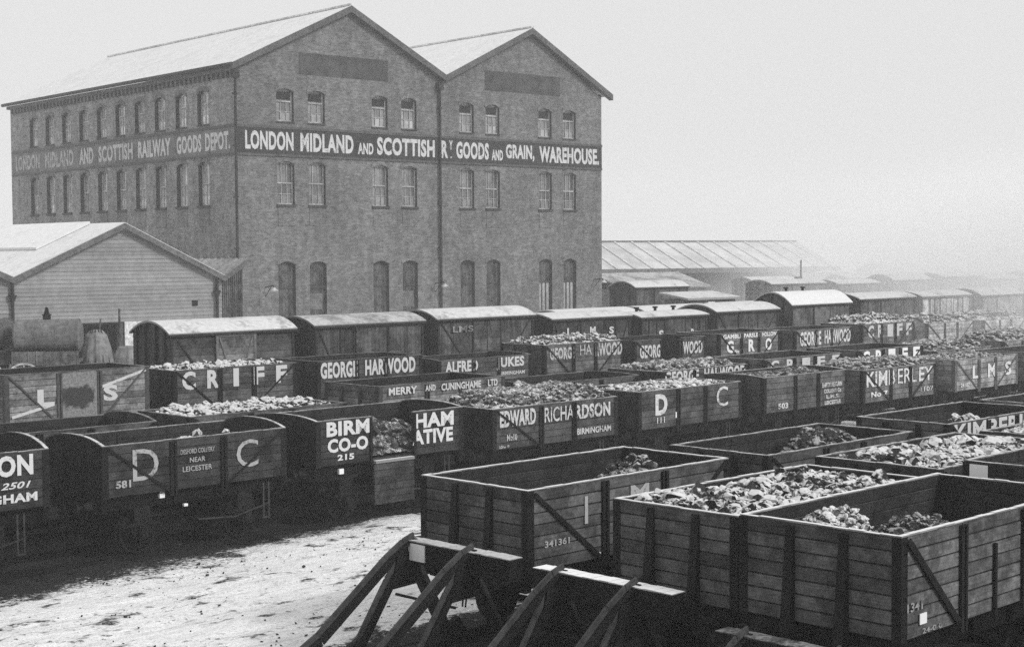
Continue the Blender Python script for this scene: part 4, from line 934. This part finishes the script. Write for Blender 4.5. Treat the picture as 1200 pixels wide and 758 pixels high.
# ------------------------------------------------------------------ carts and goods before the shed
def spoked(mb, c, r, axis, n=12):
    c = Vector(c); ax = Vector(axis).normalized(); u = ax.cross(Vector((0, 0, 1))).normalized(); v = Vector((0, 0, 1)); k = 28
    for i in range(k):
        a, b = 2*math.pi*i/k, 2*math.pi*(i+1)/k
        mb.bar(c + (u*math.cos(a)+v*math.sin(a))*r, c + (u*math.cos(b)+v*math.sin(b))*r, .07, .07, ax)
    for i in range(n):
        a = 2*math.pi*i/n; mb.bar(c, c + (u*math.cos(a)+v*math.sin(a))*r, .045, .045, ax)
    mb.cyl(c - ax*.14, c + ax*.14, .12, n=10)
def tank_cart(label, loc, rot, tone, tarp=False):
    root = thing('tank_cart', label, 'cart', loc, rot, 'horse-drawn tank carts')
    mb = MB(); n = 24
    mb.cyl((-1.25, 0, 2.48), (1.25, 0, 2.48), .66, n=n)
    for x in (-1.2, -.4, .4, 1.2): mb.cyl((x-.03, 0, 2.48), (x+.03, 0, 2.48), .675, n=n)
    for s in (-1, 1): mb.cyl((s*1.25, 0, 2.48), (s*1.34, 0, 2.48), .62, .45, n=n)
    tk = mb.build('tank', plain(tone, 'tank_paint', .6), root)
    mb = MB(); mb.cyl((-.05, 0, 3.12), (-.05, 0, 3.32), .16, n=12); mb.cyl((-.05, 0, 3.32), (-.05, 0, 3.62), .13, .05, n=12); mb.cyl((-.05, 0, 3.3), (-.05, 0, 3.34), .2, n=12); mb.build('filler_cap', IRON, tk)
    mb = MB(); mb.box(-1.35, 1.3, -.62, .62, 1.40, 1.52); mb.box(-1.35, 1.3, -.66, -.6, 1.3, 1.86); mb.box(-1.35, 1.3, .6, .66, 1.3, 1.86)
    for i in range(9): mb.box(-1.33+i*.32, -1.28+i*.32, -.69, -.66, 1.3, 1.88)
    mb.build('cart_body', wood(.13, 'cart_wood'), root)
    for x in (-.8, .85):
        for y in (-.92, .92):
            m = MB(); spoked(m, (0, 0, 0), .62 if x > 0 else .7, (0, 1, 0)); m.build('wheel', plain(.4, 'wheel_paint2'), root, (x, y, .62 if x > 0 else .7))
    mb = MB(); mb.cyl((-.8, -.8, .7), (-.8, .8, .7), .05); mb.cyl((.85, -.8, .62), (.85, .8, .62), .05); mb.box(-1.0, 1.0, -.3, .3, .7, 1.38); mb.build('axle_bed', IRON2, root)
    mb = MB(); mb.bar((-1.35, -.35, 1.2), (-2.9, -.35, .75), .07, .07); mb.bar((-1.35, .35, 1.2), (-2.9, .35, .75), .07, .07); mb.build('shaft', wood(.15, 'cart_wood'), root)
    return root
tank_cart('grey barrel-shaped tank cart with spoked wheels before the boarded shed', (-18.85, 62.3, .9), R(6), .13)
tank_cart('darker tank cart cut by the left edge, seen nearly end on', (-21.35, 62.2, .9), R(68), .075)
def sheeted(label, loc, pts, tone, ropes=True):
    """a stack under a tarpaulin: rings from the ground up"""
    root = thing('sheeted_stack', label, 'stack', loc, 0, 'goods under sheets by the shed')
    mb = MB(); k = 28; rings = []
    for z, rx, ry in pts:
        ring = []
        for i in range(k):
            a = 2*math.pi*i/k; f = 1 + (.10*math.sin(a*9) + .07*math.sin(a*5+1))*(1 - z/pts[-1][0]*.75)
            ring.append((rx*f*math.cos(a), ry*f*math.sin(a), z + .03*math.sin(a*4)))
        rings.append(ring)
    vs = [v for r in rings for v in r] + [(0, 0, pts[-1][0]+.06)]; fs = []
    for j in range(len(rings)-1):
        for i in range(k): fs.append((j*k+i, j*k+(i+1) % k, (j+1)*k+(i+1) % k, (j+1)*k+i))
    for i in range(k): fs.append(((len(rings)-1)*k+i, (len(rings)-1)*k+(i+1) % k, len(vs)-1))
    mb.add(vs, fs); mb.build('tarpaulin', plain(tone, 'tarpaulin', .8, .3, 4), root)
    if ropes:
        mb = MB(); H = pts[-1][0]
        for a in (-2.3, -1.9, -1.4, -.9, -.4): mb.tube([(.25*math.cos(a), .25*math.sin(a), H+.05), (pts[1][1]*1.12*math.cos(a), pts[1][2]*1.12*math.sin(a), pts[1][0]), (pts[0][1]*1.15*math.cos(a), pts[0][2]*1.15*math.sin(a), .1)], .03, 6)
        mb.build('rope', plain(.05, 'rope'), root)
    return root
sheeted('tall roped stack under a draped sheet right of the grey tank cart', (-17.15, 63.2, .9), [(0, .75, .6), (.9, .68, .55), (1.8, .58, .5), (2.4, .42, .4), (2.6, .25, .25)], .2)
sheeted('lower slumped heap of sacks right of the tall roped stack', (-16.0, 63.8, .9), [(0, .8, .6), (.8, .75, .55), (1.5, .6, .45), (1.9, .4, .3)], .2, False)
def pole(label, x, y, z0, z1, lean=(0, 0), r=.06):
    mb = MB(); mb.cyl((0, 0, 0), (lean[0], lean[1], z1-z0), r, r*.8, 8); o = mb.build('timber_pole', wood(.09, 'pole_wood')); o.location = (x, y, z0); tag(o, label, 'pole', 'poles by the shed')
pole('tall upright pole before the dark shed opening', -17.0, 66.4, .9, 4.3)
pole('short slanting pole standing behind the roped stack', -17.6, 64.3, .9, 3.95, (.35, 0), .045)
mb = MB(); rr = random.Random(2)
for i in range(70): lump(mb, (rr.gauss(0, .55), rr.gauss(0, .3), .1+abs(rr.gauss(.3, .3))), rr.uniform(.1, .25), rr)
mb.box(-1.0, 1.0, -.4, .4, 0, .5)
o = mb.build('snowy_rubble', COAL['pale']); o.location = (-15.35, 61.6, 1.0); tag(o, 'low snowy heap left of the arch-roofed van', 'heap')

# ------------------------------------------------------------------ things beyond the vans
van('hazy van just right of the warehouse wall', 0, 5.0, 4.25, .08, rise=.4, loc=(9.1, 102.0, .9), rot=ROTB, group='far vans beyond the warehouse')
van('snow-roofed van farther back, beside the signal post', 0, 6.2, 4.2, .14, rise=.3, loc=(20.0, 112.0, .9), rot=ROTB, group='far vans beyond the warehouse')
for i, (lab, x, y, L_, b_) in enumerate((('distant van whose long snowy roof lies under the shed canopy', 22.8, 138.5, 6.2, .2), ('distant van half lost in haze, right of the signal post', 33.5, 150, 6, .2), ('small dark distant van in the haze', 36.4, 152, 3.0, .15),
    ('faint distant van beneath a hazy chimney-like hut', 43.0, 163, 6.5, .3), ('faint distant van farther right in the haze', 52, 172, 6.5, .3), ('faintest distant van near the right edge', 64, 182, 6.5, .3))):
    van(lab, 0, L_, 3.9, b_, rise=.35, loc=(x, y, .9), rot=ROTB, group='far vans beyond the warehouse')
for i in range(7):
    lab = ('farther row', 'nearest the signal post', 'second', 'third', 'fourth', 'fifth', 'last')[i]
    c = W(97 + i*7.6 + 2.7, 64.2, .9)
    van(('hazy van in the far siding, leftmost behind the arched one', 'second hazy van of the far siding from the left', 'third hazy van of the far siding from the left', 'fourth van of the far siding, almost white',
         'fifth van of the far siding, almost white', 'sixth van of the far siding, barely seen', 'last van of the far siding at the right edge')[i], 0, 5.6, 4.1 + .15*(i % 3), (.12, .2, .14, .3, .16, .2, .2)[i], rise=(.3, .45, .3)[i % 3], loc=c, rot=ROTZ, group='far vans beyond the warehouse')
def hut():
    root = thing('yard_hut', 'small flat-roofed hut with a white door between the far vans', 'hut', (11.85, 96.6, .9), ROTB)
    mb = MB()
    for i in range(14): mb.box(-2.2+i*.3143, -2.2+(i+1)*.3143-.01, -1.0, -.95, 0, 2.75)
    mb.box(-2.2, 2.2, -.95, 1.0, 0, 2.75); w = mb.build('wall', wood(.11, 'hut_board'), root)
    mb = MB(); mb.prism([(-1.25, 2.72), (1.2, 3.05), (1.2, 3.18), (-1.25, 2.85)], lambda u, v, w: (w, u, v), -2.5, 2.5); mb.build('roof', ROOFSNOW, root)
    mb = MB(); mb.box(-.38, .22, -1.04, -1.0, .1, 2.6); d = mb.build('door', plain(.8, 'white_door'), root)
    mb = MB(); mb.box(.1, .15, -1.08, -1.04, 1.2, 1.4); mb.build('handle', IRON, d)
    for x in (-1.5, 1.3):
        mb = MB(); mb.box(x-.25, x+.25, -1.02, -.98, 1.3, 2.1); f = mb.build('window', plain(.2, 'hut_frame'), root); m2 = MB(); m2.box(x-.2, x+.2, -1.03, -1.021, 1.35, 2.05); m2.build('pane', glassy(.05), f)
hut()
def long_shed():
    # transit shed: long pale roof with rafters, low dark eaves
    a = Vector((8.5, 170.5, .9)); b = Vector((37.3, 187.5, .9)); d = (b-a); Ln = d.length + 3.2; rot = math.atan2(d.y, d.x)
    root = thing('transit_shed', 'long low shed with a pale ribbed roof right of the warehouse', 'shed', a, rot)
    mb = MB(); mb.prism([(-.3, 3.75), (7.5, 6.85), (15, 3.75), (15, 3.6), (7.5, 6.7), (-.3, 3.6)], lambda u, v, w: (w, u, v), -12, Ln)
    rf = mb.build('roof', plain(.48, 'far_roof', .8, .2, .4), root)
    mb = MB()
    for i in range(20):
        x = -11 + i*(Ln+11)/19.5; mb.bar((x, -.3, 3.82), (x, 7.5, 6.92), .22, .12)
    mb.build('roof_rib', plain(.55, 'far_rib'), rf)
    mb = MB(); mb.box(-12, Ln, 7.35, 7.65, 6.84, 7.02); mb.build('ridge', plain(.12, 'far_ridge'), rf)
    mb = MB(); mb.box(-4, Ln+.2, -.45, -.302, 3.2, 3.76); mb.build('fascia', plain(.09, 'far_fascia'), root)
    mb = MB(); mb.box(-12, Ln-1, 3.0, 3.2, 0, 4.9); mb.box(-12, Ln-1, 14, 14.2, 0, 3.6); mb.box(Ln-1.2, Ln-1, 3.2, 14, 0, 3.9); mb.build('wall', plain(.08, 'far_wall'), root)
    for i in range(8):
        mb = MB(); x = -10 + i*(Ln+8)/7.5; mb.box(x-.15, x+.15, -.2, .1, 0, 3.6); mb.build('canopy_post', IRON2, root)
long_shed()
def low_shed(label, x, y, w, d, h, tone, rot=ROTB):
    root = thing('store_building', label, 'store', (x, y, .9), rot, 'low stores far beyond')
    mb = MB(); mb.box(-w/2, w/2, -d/2, d/2, 0, h); mb.build('wall', brick(tone, 'far_brick'), root)
    mb = MB(); mb.prism([(-d/2-.3, h-.05), (0, h+1.1), (d/2+.3, h-.05), (d/2+.3, h+.08), (0, h+1.25), (-d/2-.3, h+.08)], lambda u, v, w_: (w_, u, v), -w/2-.3, w/2+.3); mb.build('roof', ROOFGREY, root)
    for i in range(3):
        mb = MB(); xx = -w/2 + (i+.5)*w/3; mb.box(xx-.5, xx+.5, -d/2-.05, -d/2, 1, 2.3); mb.build('window', plain(.04, 'far_window'), root)
low_shed('low brick store against the right flank of the warehouse', 10.5, 130, 10, 7, 2.7, .16)
low_shed('faint store with a humped outline above the far vans', 47.5, 198, 3.0, 5, 3.0, .16)
low_shed('faint long store on the hazy skyline at the right', 66, 215, 14, 7, 2.0, .3)
low_shed('faint store before the long shed, right of the signal post', 32, 160, 9, 6, 2.2, .3)
mb = MB(); mb.cyl((0, 0, 0), (0, 0, 5.0), .10, .07, 8); p = mb.build('post_shaft', IRON2)
sp = thing('signal_post', 'thin post with a small platform rising before the long shed', 'post', (22.6, 120.0, .9)); p.parent = sp
mb = MB(); mb.box(-.35, .35, -.3, .3, 3.0, 3.1); mb.box(-.5, .1, -.05, .05, 3.5, 3.7); mb.build('platform', IRON2, sp)

# ------------------------------------------------------------------ buffer stops
def buffer_stop(label, c, sb, zb, over=(1.0, .5), bright_top=False, tall=True, plate=False):
    """two bent-rail frames and a timber beam; wagons stand on the +s side"""
    root = thing('buffer_stop', label, 'buffer stop', W(sb, c, 0), ROTZ, 'rail buffer stops'); zr = .10
    for y in (.72, -.72):
        mb = MB(); up = (0, 1, 0)
        def rail(pts, w=.07, h=.13):
            for p, q in zip(pts, pts[1:]):
                mb.bar(p, q, .028, h, up); 
                pa, qa = Vector(p), Vector(q); d = (qa-pa).normalized(); nn = d.cross(Vector(up)).normalized()*(h/2)
                if nn.z < 0: nn = -nn
                mb.bar(pa+nn, qa+nn, w, .035, up, 1); mb.bar(pa-nn, qa-nn, w*1.5, .02, up)
        rail([(-3.3, y, zr-.05), (-2.75, y, zr+.02), (-1.9, y, zr+.45), (-.5, y, zb-.28), (-.12, y, zb-.06), (.12, y, zb+.02)], .09, .15)
        rail([(-1.45, y, zr-.05), (-1.1, y, zr+.2), (-.45, y, zb-.62), (-.2, y, zb-.32)], .09, .15)
        rail([(1.05, y, zr-.1), (.8, y, zr+.12), (.25, y, zb-.62), (-.02, y, zb-.28)], .09, .15)
        for xf in (-2.75, -1.25, .95): mb.add([(xf-.35,y-.06,zr-.05),(xf+.35,y-.06,zr-.05),(xf+.12,y-.06,zr+.3),(xf-.1,y-.06,zr+.2),(xf-.35,y+.06,zr-.05),(xf+.35,y+.06,zr-.05),(xf+.12,y+.06,zr+.3),(xf-.1,y+.06,zr+.2)], [(0,1,2,3),(7,6,5,4),(0,4,5,1),(1,5,6,2),(2,6,7,3),(3,7,4,0)])
        mb.add([(-.42,y-.05,zb-.75),(.2,y-.05,zb-.72),(.2,y-.05,zb-.14),(-.3,y-.05,zb-.2),(-.42,y+.05,zb-.75),(.2,y+.05,zb-.72),(.2,y+.05,zb-.14),(-.3,y+.05,zb-.2)],
               [(0,1,2,3),(7,6,5,4),(0,4,5,1),(1,5,6,2),(2,6,7,3),(3,7,4,0)])
        mb.build('rail_frame', [IRON, plain(.05, 'rail_shine', .5)], root)  # upper flange painted lighter to give the shine along the rail
    mb = MB(); y0, y1 = -.72-over[0], .72+over[1]
    mb.box(-.02, .26, y0, y1, zb-.36, zb); bm_ = mb.build('beam', wood(.009, 'stop_beam'), root)
    mb = MB()
    n = 16
    for i in range(n): 
        a = y0 + (y1-y0)*i/n; b = y0 + (y1-y0)*(i+1)/n; t = .012 + .01*((i*7) % 5)/5
        mb.box(-.03, .27, a, b, zb-.002, zb+t)
    mb.build('snow_on_beam', snow_on(.3, .85 if bright_top else .5, .1 if bright_top else .3, .3 if bright_top else .55, 2, .2, 'beam_snow'+str(bright_top)) if sb > 16.4 else snow_on(.05, .2, .4, .6, 2, .2, 'thin_beam_snow'), bm_)
    for y in (.86, -.86):
        mb = MB(); mb.cyl((.26, y, zb-.15), (.38, y, zb-.15), .17, n=16); mb.build('stop_pad', IRON, bm_)
    mb = MB(); mb.box(-1.5, .9, .55, .9, zr-.14, zr-.02); mb.box(-1.5, .9, -.9, -.55, zr-.14, zr-.02); mb.cyl((-.3, -.72, zr+.9), (-.3, .72, zr+.9), .025, n=8); mb.build('foot_timber', SLEEP, root)
    if plate:
        mb = MB(); mb.box(-.045, -.022, .30, .70, zb-.31, zb-.03); mb.build('white_plate', plain(.8, 'white_enamel', .5, .05), bm_)
    return root
buffer_stop('left buffer stop with a white plate and bent rails against the snow', 18.5, 16.75, 1.85, (.95, .10), plate=True)
buffer_stop('middle buffer stop with a thick line of bright snow on its beam', 14.93, 16.6, 1.85, (.75, .52), bright_top=True)
buffer_stop('low dark buffer stop at the bottom edge before the nearest big wagon', 11.35, 16.35, 1.55, (.45, .45))

# scattered coal and cinders on the trampled snow
mb = MB(); rr = random.Random(11); k = 0
while k < 900:
    s = rr.uniform(8, 30); n = rr.choice((rr.gauss(27.8, .8), rr.uniform(20.5, 29), rr.gauss(21, .6)))
    if not 19.5 < n < 29.2: continue
    r = rr.uniform(.010, .03)*(1.7 if rr.random() < .03 else 1); lump(mb, W(s, n, gz(n)+r*.3), r, rr); k += 1
o = mb.build('cinders', plain(.03, 'cinder', .8)); o['kind'] = 'stuff'; tag(o, 'black cinders and coal crumbs strewn on the trodden snow', 'cinders')

# ------------------------------------------------------------------ air
def volume_mat(name, dens, col=.99, aniso=0.0):
    m = bpy.data.materials.new(name); m.use_nodes = True; nt = m.node_tree; nt.nodes.clear()
    o = nt.nodes.new('ShaderNodeOutputMaterial'); v = nt.nodes.new('ShaderNodeVolumePrincipled')
    v.inputs['Color'].default_value = (col, col, col, 1); v.inputs['Density'].default_value = dens; v.inputs['Anisotropy'].default_value = aniso
    nt.links.new(v.outputs[0], o.inputs['Volume']); return m
mb = MB(); mb.box(-170, 330, -60, 420, -1.3, 24.5)
hz = mb.build('haze', volume_mat('yard_haze', .0012)); hz['kind'] = 'stuff'; tag(hz, 'thin winter haze hanging over the whole yard', 'haze')
def smoke_mat(dens):
    m = bpy.data.materials.new('drifting_smoke'); m.use_nodes = True; nt = m.node_tree; nt.nodes.clear()
    o = nt.nodes.new('ShaderNodeOutputMaterial'); v = nt.nodes.new('ShaderNodeVolumePrincipled'); v.inputs['Color'].default_value = (.997, .997, .997, 1)
    tc = nt.nodes.new('ShaderNodeTexCoord'); ln = nt.nodes.new('ShaderNodeVectorMath'); ln.operation = 'LENGTH'; L(nt, tc.outputs['Object'], ln.inputs[0])
    n = noise(nt, tc.outputs['Object'], 2.2, 2, .5)
    r = math_(nt, 'MULTIPLY_ADD', n, .35, math_(nt, 'SUBTRACT', ln.outputs['Value'], .17))
    L(nt, math_(nt, 'MULTIPLY', ramp(nt, r, .62, 1.0, 1, 0), dens), v.inputs['Density']); nt.links.new(v.outputs[0], o.inputs['Volume']); return m
def puff(x, y, z, rx, ry, rz, dens, rot=0):
    bm = bmesh.new(); bmesh.ops.create_icosphere(bm, subdivisions=4, radius=1.02); me = bpy.data.meshes.new('smoke'); bm.to_mesh(me); bm.free()
    o = link('smoke', me, smoke_mat(dens)); o.location = (x, y, z); o.scale = (rx, ry, rz); o.rotation_euler = (0, 0, rot); o['kind'] = 'stuff'
    tag(o, 'pale engine smoke drifting low over the far right of the yard', 'smoke')
puff(68, 112, 2, 60, 92, 16, .040)
# ------------------------------------------------------------------ camera, light, world
cam = bpy.data.cameras.new('camera'); co = bpy.data.objects.new('camera', cam); COL.objects.link(co)
cam.lens = 36*1798.5/1200; cam.sensor_width = 36; cam.clip_end = 6000; cam.clip_start = .2
co.matrix_world = Matrix.Translation((0, 0, 6.65)) @ Matrix.Rotation(math.pi/2 - .0465, 4, 'X') @ Matrix.Rotation(-.0059, 4, 'Z')
SC.camera = co
sun = bpy.data.lights.new('sun', 'SUN'); sun.energy = 1.5; sun.angle = R(14); sun.color = (1, 1, 1)
so = bpy.data.objects.new('sun', sun); COL.objects.link(so)
SD = Vector((.80, -.42, .62)).normalized(); so.rotation_euler = SD.to_track_quat('Z', 'Y').to_euler()
w = bpy.data.worlds.new('World'); SC.world = w; w.use_nodes = True; nt = w.node_tree; nt.nodes.clear()
ow = nt.nodes.new('ShaderNodeOutputWorld'); bg = nt.nodes.new('ShaderNodeBackground'); sky = nt.nodes.new('ShaderNodeTexSky')
sky.sky_type = 'NISHITA'; sky.sun_disc = False; sky.sun_elevation = math.asin(SD.z); sky.sun_rotation = math.atan2(SD.x, SD.y)
sky.air_density = 1.0; sky.dust_density = 6; sky.ozone_density = 1
bw = nt.nodes.new('ShaderNodeRGBToBW'); nt.links.new(sky.outputs[0], bw.inputs[0])
# an even grey overcast: the monochrome sky is levelled towards its mean
mx = nt.nodes.new('ShaderNodeMix'); mx.inputs[0].default_value = .9; nt.links.new(bw.outputs[0], mx.inputs[2]); mx.inputs[3].default_value = 5.6
nt.links.new(mx.outputs[0], bg.inputs[0]); bg.inputs[1].default_value = .1; nt.links.new(bg.outputs[0], ow.inputs[0])
SC.view_settings.view_transform = 'Standard'; SC.view_settings.look = 'None'; SC.view_settings.exposure = .58; SC.view_settings.gamma = 1
SC.render.engine = 'CYCLES'; SC.cycles.use_denoising = False
try: SC.cycles.denoiser = 'OPENIMAGEDENOISE'
except Exception: pass
SC.cycles.volume_bounces = 3; SC.cycles.volume_step_rate = 3; SC.cycles.volume_max_steps = 64; SC.cycles.max_bounces = 6; SC.cycles.diffuse_bounces = 3; SC.cycles.glossy_bounces = 2
